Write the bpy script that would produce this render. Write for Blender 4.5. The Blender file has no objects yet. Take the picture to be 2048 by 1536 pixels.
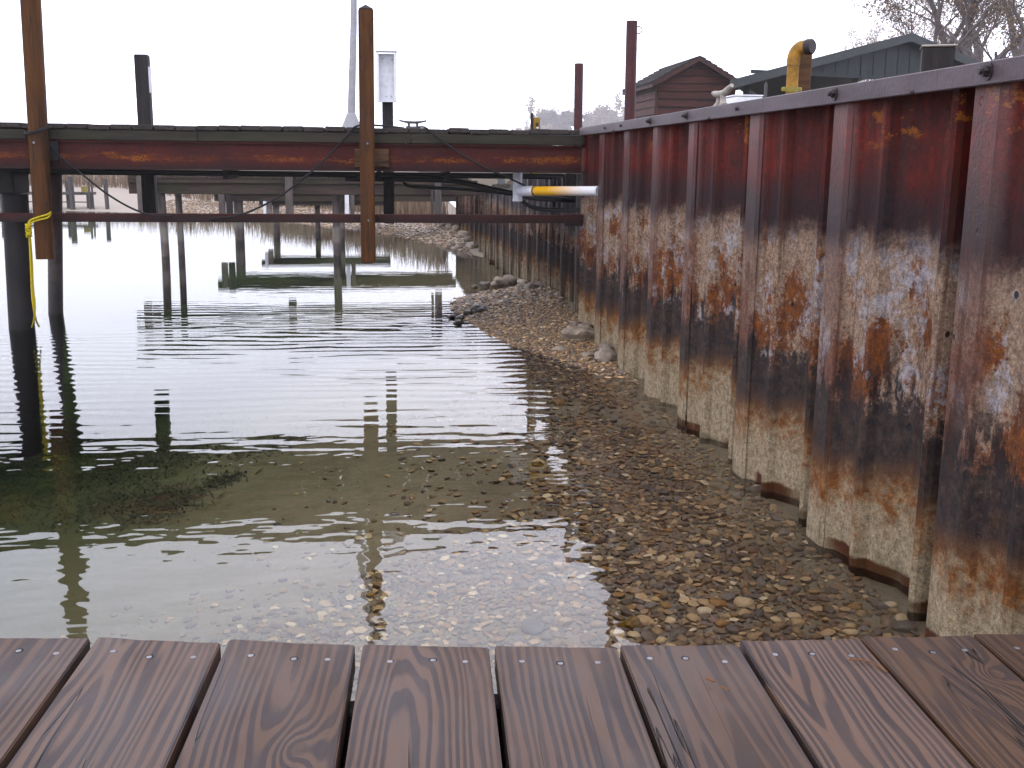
import bpy, bmesh, math, random
from mathutils import Vector, Matrix
from bpy_extras import mesh_utils
R_ = math.radians
scene = bpy.context.scene
COL = scene.collection

# ------------------------------------------------------------------ camera
CAM_H, PITCH, YAW, ROLL, FPX = 1.35, R_(11.6), R_(7.0), 0.0095, 2160.0
fw = Vector((math.sin(YAW)*math.cos(PITCH), math.cos(YAW)*math.cos(PITCH), -math.sin(PITCH)))
r0 = Vector((math.cos(YAW), -math.sin(YAW), 0)); u0 = r0.cross(fw)
RV = math.cos(ROLL)*r0 + math.sin(ROLL)*u0
UV = -math.sin(ROLL)*r0 + math.cos(ROLL)*u0
CAMP = Vector((0, 0, CAM_H))
cam = bpy.data.cameras.new('camera'); camo = bpy.data.objects.new('camera', cam); COL.objects.link(camo)
m = Matrix((RV, UV, -fw)).transposed().to_4x4(); m.translation = CAMP
camo.matrix_world = m
cam.sensor_width = 36; cam.sensor_fit = 'HORIZONTAL'; cam.lens = FPX*36/2048
cam.clip_start = 0.02; cam.clip_end = 3000
scene.camera = camo

# ------------------------------------------------------------------ world, sun, exposure
SUN_EL, SUN_AZ = R_(42), R_(215)      # azimuth from +Y clockwise: behind the viewer, to the left
w = bpy.data.worlds.new('World'); scene.world = w; w.use_nodes = True
nt = w.node_tree; nt.nodes.clear()
sky = nt.nodes.new('ShaderNodeTexSky'); sky.sky_type = 'NISHITA'; sky.sun_disc = False
sky.sun_elevation = SUN_EL; sky.sun_rotation = SUN_AZ; sky.dust_density = 4; sky.air_density = 1.0
mixw = nt.nodes.new('ShaderNodeMix'); mixw.data_type = 'RGBA'
mixw.inputs['Factor'].default_value = 0.9                      # thick even overcast over the clear sky
mixw.inputs['B'].default_value = (27.6, 27.8, 32.2, 1)
nt.links.new(sky.outputs[0], mixw.inputs['A'])
bg = nt.nodes.new('ShaderNodeBackground'); bg.inputs['Strength'].default_value = 0.1
nt.links.new(mixw.outputs['Result'], bg.inputs['Color'])
wo = nt.nodes.new('ShaderNodeOutputWorld'); nt.links.new(bg.outputs[0], wo.inputs[0])
sl = bpy.data.lights.new('sun', 'SUN'); sl.energy = 0.5; sl.angle = R_(25); sl.color = (1, .96, .9)
so = bpy.data.objects.new('sun', sl); COL.objects.link(so)
sd = Vector((math.sin(SUN_AZ)*math.cos(SUN_EL), math.cos(SUN_AZ)*math.cos(SUN_EL), math.sin(SUN_EL)))
so.rotation_euler = sd.to_track_quat('Z', 'Y').to_euler(); so.location = (-6, -8, 12)
vs = scene.view_settings
vs.view_transform = 'Standard'; vs.look = 'None'; vs.exposure = 0.0; vs.gamma = 1; vs.use_curve_mapping = False
cy = scene.cycles
cy.max_bounces = 6; cy.diffuse_bounces = 2; cy.glossy_bounces = 3; cy.transparent_max_bounces = 12
cy.volume_bounces = 0; cy.sample_clamp_indirect = 6
cy.use_denoising = True
cy.use_adaptive_sampling = True; cy.adaptive_threshold = .02; cy.adaptive_min_samples = 24

# ------------------------------------------------------------------ helpers
def ray(x, y): return (fw*FPX + RV*(x-1024) - UV*(y-768)).normalized()
def at(x, y, Y):                       # point of the vertical plane at depth Y seen at photo pixel (x, y)
    d = ray(x, y); return CAMP + d*(Y/d.y)
def atz(x, y, z=0):
    d = ray(x, y); return CAMP + d*((z-CAM_H)/d.z)
def lerp(a, b, t): return a+(b-a)*t
def sstep(a, b, x):
    t = min(1, max(0, (x-a)/(b-a))); return t*t*(3-2*t)

class MB:
    def __init__(s): s.v = []; s.f = []; s.sm = []
    def add(s, vs, fs, smooth=False):
        b = len(s.v); s.v += [tuple(v) for v in vs]
        s.f += [tuple(i+b for i in f) for f in fs]; s.sm += [smooth]*len(fs); return s
    def box(s, x0, x1, y0, y1, z0, z1):
        return s.add([(x0,y0,z0),(x1,y0,z0),(x1,y1,z0),(x0,y1,z0),(x0,y0,z1),(x1,y0,z1),(x1,y1,z1),(x0,y1,z1)],
          [(3,2,1,0),(4,5,6,7),(0,1,5,4),(1,2,6,5),(2,3,7,6),(3,0,4,7)])
    def hexa(s, pts): return s.add(pts, [(3,2,1,0),(4,5,6,7),(0,1,5,4),(1,2,6,5),(2,3,7,6),(3,0,4,7)])
    def tube(s, pts, rad, n=10, cap=True, smooth=True):
        pts = [Vector(p) for p in pts]
        rr = rad if isinstance(rad, (list, tuple)) else [rad]*len(pts)
        vs, fs = [], []; prev = None
        for i, p in enumerate(pts):
            d = (pts[min(i+1, len(pts)-1)]-pts[max(i-1, 0)]).normalized()
            if prev is None:
                a = Vector((0,0,1)) if abs(d.z) < .9 else Vector((1,0,0)); u = d.cross(a).normalized()
            else: u = (prev - d*prev.dot(d)).normalized()
            prev = u; v = d.cross(u)
            for k in range(n):
                t = 2*math.pi*k/n; vs.append(p + (u*math.cos(t)+v*math.sin(t))*rr[i])
        for i in range(len(pts)-1):
            for k in range(n):
                fs.append((i*n+k, i*n+(k+1)%n, (i+1)*n+(k+1)%n, (i+1)*n+k))
        b = len(s.v); s.add(vs, fs, smooth)
        if cap:
            s.f += [tuple(b+k for k in range(n))[::-1], tuple(b+(len(pts)-1)*n+k for k in range(n))]; s.sm += [False]*2
        return s
    def lathe(s, c, prof, n=16, smooth=True):           # prof: (radius, z) about a vertical axis
        return s.tube([(c[0], c[1], c[2]+z) for r, z in prof], [r for r, z in prof], n, True, smooth)
    def prism(s, poly, axis, a, b):                     # poly in the two other axes, extruded along axis
        n = len(poly)
        def P(p, t): return {'x': (t, p[0], p[1]), 'y': (p[0], t, p[1]), 'z': (p[0], p[1], t)}[axis]
        vs = [P(p, a) for p in poly]+[P(p, b) for p in poly]
        fs = [tuple(range(n))[::-1], tuple(range(n, 2*n))]+[(i, (i+1) % n, n+(i+1) % n, n+i) for i in range(n)]
        return s.add(vs, fs)
    def build(s, name, mat, parent=None, bevel=0, loc=None, seg=1):
        me = bpy.data.meshes.new(name); me.from_pydata(s.v, [], s.f)
        me.polygons.foreach_set('use_smooth', s.sm); me.update()
        bm = bmesh.new(); bm.from_mesh(me)
        bmesh.ops.recalc_face_normals(bm, faces=bm.faces)
        if bevel:
            ed = [e for e in bm.edges if len(e.link_faces) == 2 and e.calc_face_angle(0) > R_(35)]
            bmesh.ops.bevel(bm, geom=ed, offset=bevel, segments=seg, affect='EDGES', clamp_overlap=True)
        bm.to_mesh(me); bm.free()
        if any(s.sm): me.set_sharp_from_angle(angle=R_(45))
        me.materials.append(mat)
        return link(name, me, parent, loc)
def link(name, me, parent=None, loc=None):
    o = bpy.data.objects.new(name, me); COL.objects.link(o)
    if loc: o.location = loc
    if parent:
        o.parent = parent
        if parent.type == 'EMPTY' or True: o.matrix_parent_inverse = parent_inv(parent)
    return o
def parent_inv(p):
    mm = Matrix.Translation(p.location) if p.parent is None else Matrix.Translation(p.location)
    q = p.parent
    return mm.inverted() if p.type == 'EMPTY' else Matrix()
def thing(name, label, cat, loc=(0,0,0), group=None):
    o = bpy.data.objects.new(name, None); COL.objects.link(o); o.location = loc; o.empty_display_size = .05
    return tag(o, label, cat, group)
def tag(o, label, cat, group=None):
    o['label'] = label; o['category'] = cat
    if group: o['group'] = group
    return o
def struct(o): o['kind'] = 'structure'; return o
def stuff(o): o['kind'] = 'stuff'; return o

# ------------------------------------------------------------------ material node helper
class NT:
    def __init__(s, name):
        s.K = .42; s.SAT = 1.2
        s.m = bpy.data.materials.new(name); s.m.use_nodes = True; s.t = s.m.node_tree; s.t.nodes.clear()
        s.out = s.t.nodes.new('ShaderNodeOutputMaterial')
    def set(s, sock, val):
        if hasattr(val, 'is_output'): s.t.links.new(val, sock)
        elif isinstance(val, (tuple, list)):
            if sock.type == 'RGBA' and len(val) == 3: val = (*val, 1)
            sock.default_value = val
        else: sock.default_value = val
    def n(s, typ, props=None, **ins):
        nd = s.t.nodes.new('ShaderNode'+typ)
        for k, v in (props or {}).items(): setattr(nd, k, v)
        for k, v in ins.items():
            s.set(nd.inputs[int(k[1:])] if k[0] == 'i' and k[1:].isdigit() else nd.inputs[k.replace('_', ' ')], v)
        return nd
    def math(s, op, a, b=0, c=0, clamp=False):
        return s.n('Math', dict(operation=op, use_clamp=clamp), i0=a, i1=b, i2=c).outputs[0]
    def mix(s, f, a, b, blend='MIX'):
        nd = s.t.nodes.new('ShaderNodeMix'); nd.data_type = 'RGBA'; nd.blend_type = blend; nd.clamp_factor = True
        s.set(nd.inputs[0], f); s.set(nd.inputs[6], a); s.set(nd.inputs[7], b); return nd.outputs[2]
    def pos(s): return s.n('NewGeometry').outputs['Position']
    def obj(s): return s.n('TexCoord').outputs['Object']
    def scale(s, v, sc, off=(0,0,0)):
        return s.n('VectorMath', dict(operation='MULTIPLY_ADD'), i0=v, i1=sc, i2=off).outputs[0]
    def sep(s, v): return s.n('SeparateXYZ', i0=v).outputs
    def noise(s, v, sc=1, detail=3, rough=.55, dist=0, col=False):
        nd = s.n('TexNoise', Vector=v, Scale=sc, Detail=detail, Roughness=rough, Distortion=dist)
        return nd.outputs[1 if col else 0]
    def vor(s, v, sc=1, rand=1, out=0):
        return s.n('TexVoronoi', Vector=v, Scale=sc, Randomness=rand).outputs[out]
    def ss(s, x, a, b, lo=0, hi=1):
        return s.n('MapRange', dict(interpolation_type='SMOOTHSTEP'), i0=x, i1=a, i2=b, i3=lo, i4=hi).outputs[0]
    def lin(s, x, a, b, lo=0, hi=1): return s.n('MapRange', i0=x, i1=a, i2=b, i3=lo, i4=hi).outputs[0]
    def ramp(s, f, stops, interp='LINEAR'):
        nd = s.n('ValToRGB', i0=f); cr = nd.color_ramp; cr.interpolation = interp
        while len(cr.elements) < len(stops): cr.elements.new(.5)
        for e, (p, c) in zip(cr.elements, stops): e.position = p; e.color = (*c, 1)
        return nd.outputs[0]
    def bump(s, h, dist=.002, strength=1, normal=None):
        nd = s.n('Bump', Height=h, Distance=dist, Strength=strength)
        if normal: s.t.links.new(normal, nd.inputs['Normal'])
        return nd.outputs[0]
    def bsdf(s, color, rough=.6, normal=None, metal=0, spec=.5, **kw):
        k = s.K
        color = s.mix(1, color, (k, k, k), 'MULTIPLY') if hasattr(color, 'is_output') else tuple(v*k for v in color)
        if hasattr(color, 'is_output') and s.SAT != 1: color = s.n('HueSaturation', Saturation=s.SAT, Color=color).outputs[0]
        b = s.n('BsdfPrincipled', i0=color)
        s.set(b.inputs['Roughness'], rough); s.set(b.inputs['Metallic'], metal); s.set(b.inputs['Specular IOR Level'], spec)
        if normal: s.t.links.new(normal, b.inputs['Normal'])
        for k, v in kw.items(): s.set(b.inputs[k.replace('_', ' ')], v)
        s.t.links.new(b.outputs[0], s.out.inputs[0]); return s.m

def simple(name, col, var=.25, rough=.6, sc=8, bump=.0006, metal=0, spec=.25, stretch=(1,1,1), K=None):
    t = NT(name); t.K = K or t.K; p = t.scale(t.pos(), stretch)
    n = t.noise(p, sc, 5, .6); n2 = t.noise(p, sc*6, 3)
    c = t.mix(t.ss(n, .3, .7), tuple(x*(1-var) for x in col), tuple(min(1, x*(1+var)) for x in col))
    c = t.mix(t.ss(n2, .35, .75, 0, .35), c, tuple(x*.5 for x in col))
    return t.bsdf(c, rough, t.bump(n2, bump), metal, spec)

def plank_mat(name, seed, lightc=(.165,.112,.088), darkc=(.058,.044,.048), x0=0, z0=.05, ring=.0075, tilt=.03, wav=.012, knots=()):
    """grain of a flat-sawn board: growth rings about a pith line under the surface (object space, board along y)"""
    rnd = random.Random(seed); t = NT(name)
    P = t.obj(); off = (rnd.uniform(0, 50), rnd.uniform(0, 50), rnd.uniform(0, 50))
    lo = t.noise(t.scale(P, (2.2, 1.5, 1), off), 1, 1, .5)
    lo2 = t.noise(t.scale(P, (9, 4, 3), off), 1, 2, .5)
    fine = t.noise(t.scale(P, (160, 9, 20), off), 1, 3, .6)
    x, y, z = t.sep(P)
    xx = t.math('ADD', t.math('SUBTRACT', x, x0), t.math('MULTIPLY', t.math('SUBTRACT', lo2, .5), wav))
    zz = t.math('ADD', t.math('MULTIPLY', y, tilt), t.math('ADD', z0, t.math('MULTIPLY', t.math('SUBTRACT', lo, .5), .10)))
    r = t.math('SQRT', t.math('ADD', t.math('MULTIPLY', xx, xx), t.math('MULTIPLY', zz, zz)))
    for kx, ky, kr in knots:                    # rings bend round a knot
        d2 = t.math('ADD', t.math('POWER', t.math('SUBTRACT', x, kx), 2), t.math('MULTIPLY', t.math('POWER', t.math('SUBTRACT', y, ky), 2), .45))
        g = t.math('DIVIDE', 1, t.math('ADD', 1, t.math('DIVIDE', d2, kr*kr)))
        r = t.math('ADD', r, t.math('MULTIPLY', g, .045))
    ph = t.math('ADD', t.math('MULTIPLY', r, 1/ring), t.math('MULTIPLY', t.noise(t.scale(P, (26, 1.2, 8), off), 1, 1), 3.2))
    saw = t.math('FRACT', t.math('ADD', ph, t.math('MULTIPLY', t.math('SUBTRACT', fine, .5), .12)))
    late = t.math('MULTIPLY', t.ss(saw, .30, .55), t.ss(saw, .88, 1.0, 1, 0))
    late = t.math('MULTIPLY', late, t.ss(lo2, .2, .6, .45, 1))
    tint = rnd.uniform(.78, 1.25)
    c = t.mix(t.math('MULTIPLY', late, .85), tuple(v*tint for v in lightc), darkc)
    c = t.mix(t.ss(fine, .45, .75, 0, .4), c, tuple(v*.62 for v in lightc))
    blot = t.noise(t.scale(P, (7, 3.0, 1), off[::-1]), 1, 4, .6)
    c = t.mix(t.ss(blot, .52, .78, 0, .5), c, (.055, .046, .052))
    c = t.mix(t.ss(blot, .48, .25, 0, .35), c, (.155, .092, .058))
    for kx, ky, kr in knots:
        d2 = t.math('ADD', t.math('POWER', t.math('SUBTRACT', x, kx), 2), t.math('MULTIPLY', t.math('POWER', t.math('SUBTRACT', y, ky), 2), .6))
        c = t.mix(t.ss(d2, (kr*.55)**2, (kr*.25)**2, 0, .6), c, (.09, .055, .04))
    # drying checks: long thin dark splits
    cw = t.noise(t.scale(P, (30, 1.1, 1), off), 1, 2, .45)
    line = t.ss(t.math('ABSOLUTE', t.math('SUBTRACT', cw, .5)), .001, .0055, 1, 0)
    line = t.math('MULTIPLY', line, t.ss(t.noise(t.scale(P, (7, 1.6, 1), off[::-1]), 1, 1), .575, .61))
    c = t.mix(t.math('MULTIPLY', line, .92), c, (.006, .005, .005))
    h = t.math('SUBTRACT', t.math('ADD', t.math('MULTIPLY', late, .35), t.math('MULTIPLY', fine, .6)), t.math('MULTIPLY', line, 3))
    rg = t.ss(blot, .3, .7, .62, .42)
    t.K = .325; t.SAT = 1.18
    return t.bsdf(c, rg, t.bump(h, .0009), spec=.2)

def wood_mat(name, col, dark, axis=2, sc=1, rough=.7, moss=0):
    t = NT(name); P = t.pos()
    st = [40, 40, 40]; st[axis] = 2.5
    g = t.noise(t.scale(P, tuple(v*sc for v in st)), 1, 4, .6)
    st2 = [7, 7, 7]; st2[axis] = 1.2
    g2 = t.noise(t.scale(P, tuple(v*sc for v in st2)), 1, 4, .6, .6)
    c = t.mix(t.ss(g, .35, .68), col, dark)
    c = t.mix(t.ss(g2, .45, .75, 0, .75), c, tuple(v*.45 for v in dark))
    c = t.mix(t.ss(g2, .42, .25, 0, .4), c, tuple(min(1, v*1.35) for v in col))
    ck = t.noise(t.scale(P, tuple(v*.55*sc for v in st)), 1, 2, .5)
    crack = t.math('MULTIPLY', t.ss(t.math('ABSOLUTE', t.math('SUBTRACT', ck, .5)), .004, .022, 1, 0), t.ss(g2, .45, .6))
    c = t.mix(t.math('MULTIPLY', crack, .8), c, tuple(v*.18 for v in dark))
    gm = t.noise(P, 2.2, 5, .7); c = t.mix(t.ss(gm, .52, .72, 0, .45), c, (.045, .038, .034))
    if moss: c = t.mix(t.ss(t.noise(P, 3, 4), .42, .6, 0, moss), c, (.07, .085, .03))
    return t.bsdf(c, rough, t.bump(g, .0015), spec=.2)

def red_steel(name, red=(.105,.026,.022), dark=(.03,.015,.014), zlo=1.27, zhi=1.48, orange=1.0):
    """painted steel beam: dull red primer, orange scale breaking out along the lower web"""
    t = NT(name); P = t.pos(); x, y, z = t.sep(P)
    n = t.noise(t.scale(P, (2, 2, 3)), 1.5, 5, .65); f = t.noise(P, 38, 5, .7); st = t.noise(t.scale(P, (30, 30, 2.5)), 1, 3)
    c = t.mix(t.ss(n, .35, .7), red, tuple(v*.6 for v in red))
    c = t.mix(t.ss(st, .5, .75, 0, .6), c, dark)
    c = t.mix(t.ss(f, .5, .72, 0, .5), c, (.15, .05, .04))
    zz = t.math('ADD', z, t.math('MULTIPLY', t.math('SUBTRACT', t.noise(t.scale(P, (5, 5, 9)), 1, 5, .7), .5), .11))
    zf = t.lin(zz, zlo, zhi)
    band = t.math('MULTIPLY', t.ss(zf, .30, .38), t.ss(zf, .50, .62, 1, 0))
    pat = t.ss(t.noise(t.scale(P, (2.6, 2.6, 9)), 1, 7, .78), .42, .56)
    spk = t.ss(t.noise(P, 75, 4, .75), .42, .56, .05, 1)
    o = t.math('MULTIPLY', t.math('MULTIPLY', band, pat), t.math('MULTIPLY', spk, .95*orange))
    o = t.math('MULTIPLY', o, t.ss(t.noise(t.scale(P, (1.7, 1.7, 2), (7, 3, 1)), 1, 3, .6), .38, .60, .28, 1))
    c = t.mix(o, c, t.mix(f, (.55, .17, .035), (.42, .22, .10)))
    low = t.ss(zf, .30, .10)
    c = t.mix(t.math('MULTIPLY', low, .8), c, dark)
    return t.bsdf(c, .68, t.bump(f, .0015), spec=.18)

def wall_mat(name, X0=1.60, hz=1.0, streak=0.0, top=True):
    """steel sheet piling with its tide marks: red primer above, scaly pale band, dark weed band, rust, lime at the waterline"""
    t = NT(name); P = t.pos(); x, y, z = t.sep(P)
    n1 = t.noise(t.scale(P, (1.2, 1.6, .8)), 1, 3, .55)
    st = t.noise(t.scale(P, (14, 22, 1.1)), 1, 4, .6)
    nf = t.noise(P, 26, 5, .68); nf2 = t.noise(P, 90, 4, .7); nm = t.noise(P, 6.5, 5, .65)
    dz = t.math('ADD', t.math('MULTIPLY', t.math('SUBTRACT', n1, .5), .20), t.math('MULTIPLY', t.math('SUBTRACT', st, .5), .05))
    rec = t.math('SUBTRACT', x, X0+.03)                    # recess of the pan: marks ride higher inside
    zz = t.math('ADD', t.math('DIVIDE', z, hz), dz)
    zu = t.math('ADD', zz, t.math('MULTIPLY', rec, .75))
    zl = t.math('ADD', zz, t.math('ADD', t.math('MULTIPLY', rec, -.55), t.math('MULTIPLY', t.math('SUBTRACT', nm, .5), .10)))
    # top coat
    ctop = t.mix(t.ss(nm, .34, .66), (.22, .034, .024), (.095, .020, .016))
    ctop = t.mix(t.ss(st, .48, .72, 0, .7), ctop, (.020, .010, .012))
    ctop = t.mix(t.ss(nf, .52, .72, 0, .55), ctop, (.150, .052, .034))
    zt = t.math('ADD', zz, t.math('MULTIPLY', t.math('SUBTRACT', nf, .5), .08))
    ctop = t.mix(t.ss(zt, 1.38, 1.20, 0, .8), ctop, (.014, .009, .012))
    orng = t.math('MULTIPLY', t.ss(t.noise(t.scale(P, (2.5, 1.7, 3.4), (3, 1, 7)), 1.25, 8, .72), .545, .575), t.ss(t.math('ADD', z, t.math('MULTIPLY', t.math('SUBTRACT', nf, .5), .16)), 1.40, 1.47))
    orng = t.math('MULTIPLY', orng, t.ss(st, .25, .5, .3, 1))
    ctop = t.mix(orng, ctop, t.mix(nf, (.62, .20, .030), (.36, .12, .035)))
    # pale scaly band
    mid = t.mix(t.ss(nf2, .35, .65), (.46, .35, .27), (.32, .22, .165))
    rust = t.ss(t.math('ADD', t.noise(t.scale(P, (5, 5.5, 3.6), (9, 2, 4)), 1.2, 7, .70), t.math('ADD', t.math('MULTIPLY', t.math('SUBTRACT', .82, zz), .30), t.math('MULTIPLY', t.math('SUBTRACT', nf2, .5), .22))), .47, .58)
    mid = t.mix(t.math('MULTIPLY', rust, .9), mid, t.mix(t.ss(nf, .38, .62), (.27, .098, .036), (.14, .046, .024)))
    wht = t.ss(t.noise(t.scale(P, (4, 5, 3.2), (1, 8, 2)), 1.5, 7, .68), .53, .575)
    wht = t.math('MULTIPLY', wht, t.ss(nf, .38, .58, .1, 1))
    mid = t.mix(t.math('MULTIPLY', wht, .8), mid, (.50, .475, .50))
    mid = t.mix(t.math('MULTIPLY', t.ss(rec, -.035, -.065), t.ss(nm, .3, .7, .85, .35)), mid, (.20, .115, .095))  # outer flanges tinted mauve-brown, their reflected sheen put into the colour
    pit = t.ss(t.math('ADD', t.vor(t.scale(P, (8.5, 8.5, 7)), 1), t.math('MULTIPLY', nf, .16)), .165, .135, 0, 1)
    mid = t.mix(t.math('MULTIPLY', t.ss(nf2, .60, .68), .8), mid, (.07, .03, .02))
    blk = t.math('MULTIPLY', t.ss(t.noise(t.scale(P, (10, 15, 4)), 1, 5, .68), .50, .58), t.ss(zl, .86, .62))
    mid = t.mix(t.math('MAXIMUM', t.math('MULTIPLY', pit, .9), t.math('MULTIPLY', blk, .93)), mid, (.014, .010, .012))
    # dark band
    drk = t.mix(t.ss(nf, .35, .68), (.034, .026, .027), (.085, .060, .048))
    drk = t.mix(t.ss(nm, .55, .75, 0, .5), drk, (.12, .055, .03))
    # rust then lime
    low = t.mix(t.ss(nf, .36, .64), (.34, .18, .090), (.22, .092, .040))
    lime = t.mix(t.ss(nf2, .4, .72), (.50, .415, .295), (.31, .24, .16))
    lime = t.mix(t.ss(t.noise(P, 150, 2), .62, .70, 0, .8), lime, (.06, .045, .04))
    gr3 = t.noise(t.scale(P, (60, 60, 38)), 1, 5, .78); gr4 = t.noise(P, 190, 3, .7)
    zc = t.math('ADD', zl, t.math('ADD', t.math('MULTIPLY', t.math('SUBTRACT', nf, .5), .34), t.math('MULTIPLY', t.math('SUBTRACT', gr3, .5), .30)))
    low = t.mix(t.ss(t.math('ADD', zc, t.math('MULTIPLY', t.math('SUBTRACT', nm, .5), .35)), .37, .14), low, lime)
    c = t.mix(t.ss(t.math('ADD', zl, t.math('MULTIPLY', t.math('SUBTRACT', gr3, .5), .12)), .27, .42), low, drk)
    c = t.mix(t.ss(t.math('ADD', zl, t.math('ADD', t.math('MULTIPLY', t.math('SUBTRACT', nf, .5), .24), t.math('MULTIPLY', t.math('SUBTRACT', gr3, .5), .20))), .55, .64), c, mid)
    if top:
        c = t.mix(t.ss(t.math('ADD', t.math('SUBTRACT', zu, t.math('MULTIPLY', rec, 1.3)), t.math('MULTIPLY', t.math('SUBTRACT', nf, .5), .14)), 1.02, 1.15), c, ctop)
    else:
        c = t.mix(t.ss(zu, .86, .98), c, (.13, .115, .12))
        c = t.mix(t.ss(st, .42, .6, 0, .8), c, (.03, .024, .024))
    c = t.mix(1, c, t.math('MULTIPLY', t.ss(gr3, .32, .68, .58, 1.34), t.ss(gr4, .32, .68, .78, 1.2)), 'MULTIPLY')
    c = t.mix(t.math('MULTIPLY', t.math('MULTIPLY', t.ss(gr3, .63, .72), t.ss(zz, 1.2, 1.0)), .75), c, (.035, .018, .014))
    drip = t.math('MULTIPLY', t.ss(t.noise(t.scale(P, (26, 34, .55), (2, 5, 1)), 1, 3, .6), .58, .70), t.ss(zz, .10, .5))
    c = t.mix(t.math('MULTIPLY', drip, .55), c, (.075, .026, .014))
    # wet rust stain just over the water
    base = t.math('MULTIPLY', t.ss(t.math('ADD', z, t.math('MULTIPLY', t.math('SUBTRACT', nm, .5), .06)), .045, .03), t.ss(n1, .46, .54))
    c = t.mix(base, c, (.085, .028, .010))
    alg = t.math('MULTIPLY', t.ss(z, .10, .0), t.ss(nm, .45, .65, 0, .6))
    c = t.mix(alg, c, (.075, .070, .035))
    h = t.math('ADD', t.math('MULTIPLY', nf, .6), t.math('MULTIPLY', nf2, .4))
    h = t.math('SUBTRACT', h, t.math('MULTIPLY', pit, 1.2))
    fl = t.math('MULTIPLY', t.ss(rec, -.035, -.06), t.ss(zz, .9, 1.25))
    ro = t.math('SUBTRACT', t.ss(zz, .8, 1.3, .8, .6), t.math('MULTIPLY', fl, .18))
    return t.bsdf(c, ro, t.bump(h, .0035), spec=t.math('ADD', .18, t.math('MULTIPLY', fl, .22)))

M = {}
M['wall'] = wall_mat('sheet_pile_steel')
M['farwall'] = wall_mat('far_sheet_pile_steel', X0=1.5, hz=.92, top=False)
t = NT('grey_rail_steel'); P = t.pos(); n = t.noise(t.scale(P, (3, 3, 12)), 1, 6, .7); d_ = t.noise(t.scale(P, (30, 18, 2)), 1, 4, .65); f = t.noise(P, 70, 4, .7)
c = t.mix(t.ss(n, .35, .65), (.135, .100, .115), (.078, .052, .060)); c = t.mix(t.ss(d_, .56, .70, 0, .65), c, (.085, .034, .022))
c = t.mix(t.ss(f, .55, .7, 0, .6), c, (.035, .022, .022)); M['rail'] = t.bsdf(c, .5, t.bump(f, .0015), spec=.3)
M['bolt'] = simple('bolt_steel', (.05, .038, .04), .3, .45, 30)
M['redbeam'] = red_steel('red_beam')
M['lowbeam'] = red_steel('low_red_beam', (.10, .032, .028), (.02, .013, .013), .86, 1.2, .25)
M['blacksteel_lapshade'] = simple('black_steel_lap_shade', (.012, .011, .012), .3, .6, 10)
M['dockwood'] = wood_mat('weathered_dock_wood', (.085, .070, .062), (.035, .030, .028), 1)
M['fascia'] = wood_mat('mossy_fascia_wood', (.060, .048, .035), (.028, .024, .019), 0, moss=.15)
M['postwood'] = wood_mat('brown_post_wood', (.165, .072, .026), (.085, .036, .015), 2)
M['blockwood'] = wood_mat('tan_block_wood', (.20, .115, .065), (.12, .062, .034), 0)
M['darkpost'] = wood_mat('dark_post_wood', (.050, .042, .040), (.022, .019, .020), 2)
M['pile'] = simple('dark_pile', (.026, .022, .022), .4, .65, 4)
M['redpile'] = NT('red_grey_pile')
t = M['redpile']; P = t.pos(); z = t.sep(P)[2]
nz = t.noise(P, 9, 5, .65)
c = t.mix(t.ss(t.math('ADD', z, t.math('MULTIPLY', nz, .3)), .55, .95), t.mix(t.ss(nz, .35, .65), (.15, .12, .11), (.075, .055, .05)), (.085, .026, .026))
c = t.mix(t.ss(t.math('ADD', z, t.math('MULTIPLY', nz, .2)), .42, .25), c, (.045, .035, .034))
M['redpile'] = t.bsdf(c, .6, t.bump(nz, .003))
M['oldwood'] = wood_mat('old_pier_wood', (.105, .072, .062), (.055, .038, .034), 0, moss=.3)
M['oldpile'] = NT('old_pier_pile'); t = M['oldpile']; P = t.pos(); z = t.sep(P)[2]
nz = t.noise(t.scale(P, (9, 9, 3)), 1, 5, .65); g = t.noise(t.scale(P, (50, 50, 3)), 1, 4)
c = t.mix(t.ss(nz, .35, .65), (.20, .16, .145), (.10, .078, .070))
band = t.math('MULTIPLY', t.ss(t.math('ADD', z, t.math('MULTIPLY', nz, .25)), .28, .36), t.ss(t.math('ADD', z, t.math('MULTIPLY', nz, .25)), .60, .52))
c = t.mix(t.math('MULTIPLY', band, .7), c, (.40, .36, .31)); c = t.mix(t.ss(g, .5, .75, 0, .6), c, (.03, .025, .024))
M['oldpile'] = t.bsdf(c, .75, t.bump(g, .003))
M['greypost'] = wood_mat('grey_post_wood_hazed', (.17, .155, .15), (.09, .08, .078), 2)  # grey carries the fog fade of the far piles in its colour
M['rustpost'] = simple('maroon_steel_post', (.095, .030, .032), .25, .5, 6)
M['rubber'] = simple('black_rubber', (.012, .012, .013), .2, .5, 10)
M['blackrope'] = simple('black_rope', (.022, .022, .024), .3, .8, 60)
M['yellow_rope'] = simple('yellow_rope', (.60, .47, .03), .25, .7, 80, .001, K=.6)
M['galv'] = simple('galvanised_iron', (.13, .13, .135), .3, .5, 20, metal=.3)
M['castiron'] = simple('pale_cast_iron', (.36, .33, .29), .3, .6, 30, K=.65)
M['white'] = simple('white_enamel_lit_post', (.66, .67, .70), .08, .4, 4, .0002, K=.95)
M['polepaint'] = simple('grey_pole_paint', (.36, .36, .38), .1, .45, 4, .0003, K=.7)
M['sign'] = simple('white_sign', (.55, .53, .60), .1, .4, 6, K=.8)
M['yellowpipe'] = simple('ochre_pipe_paint', (.46, .27, .095), .45, .6, 14, K=.5)
M['yellowclamp'] = simple('pale_yellow_clamp', (.50, .42, .14), .15, .5, 12)
M['yellowbox'] = simple('ochre_box', (.42, .26, .05), .2, .5, 7)
t = NT('stained_white_pvc'); P = t.pos(); x = t.sep(P)[0]
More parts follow.
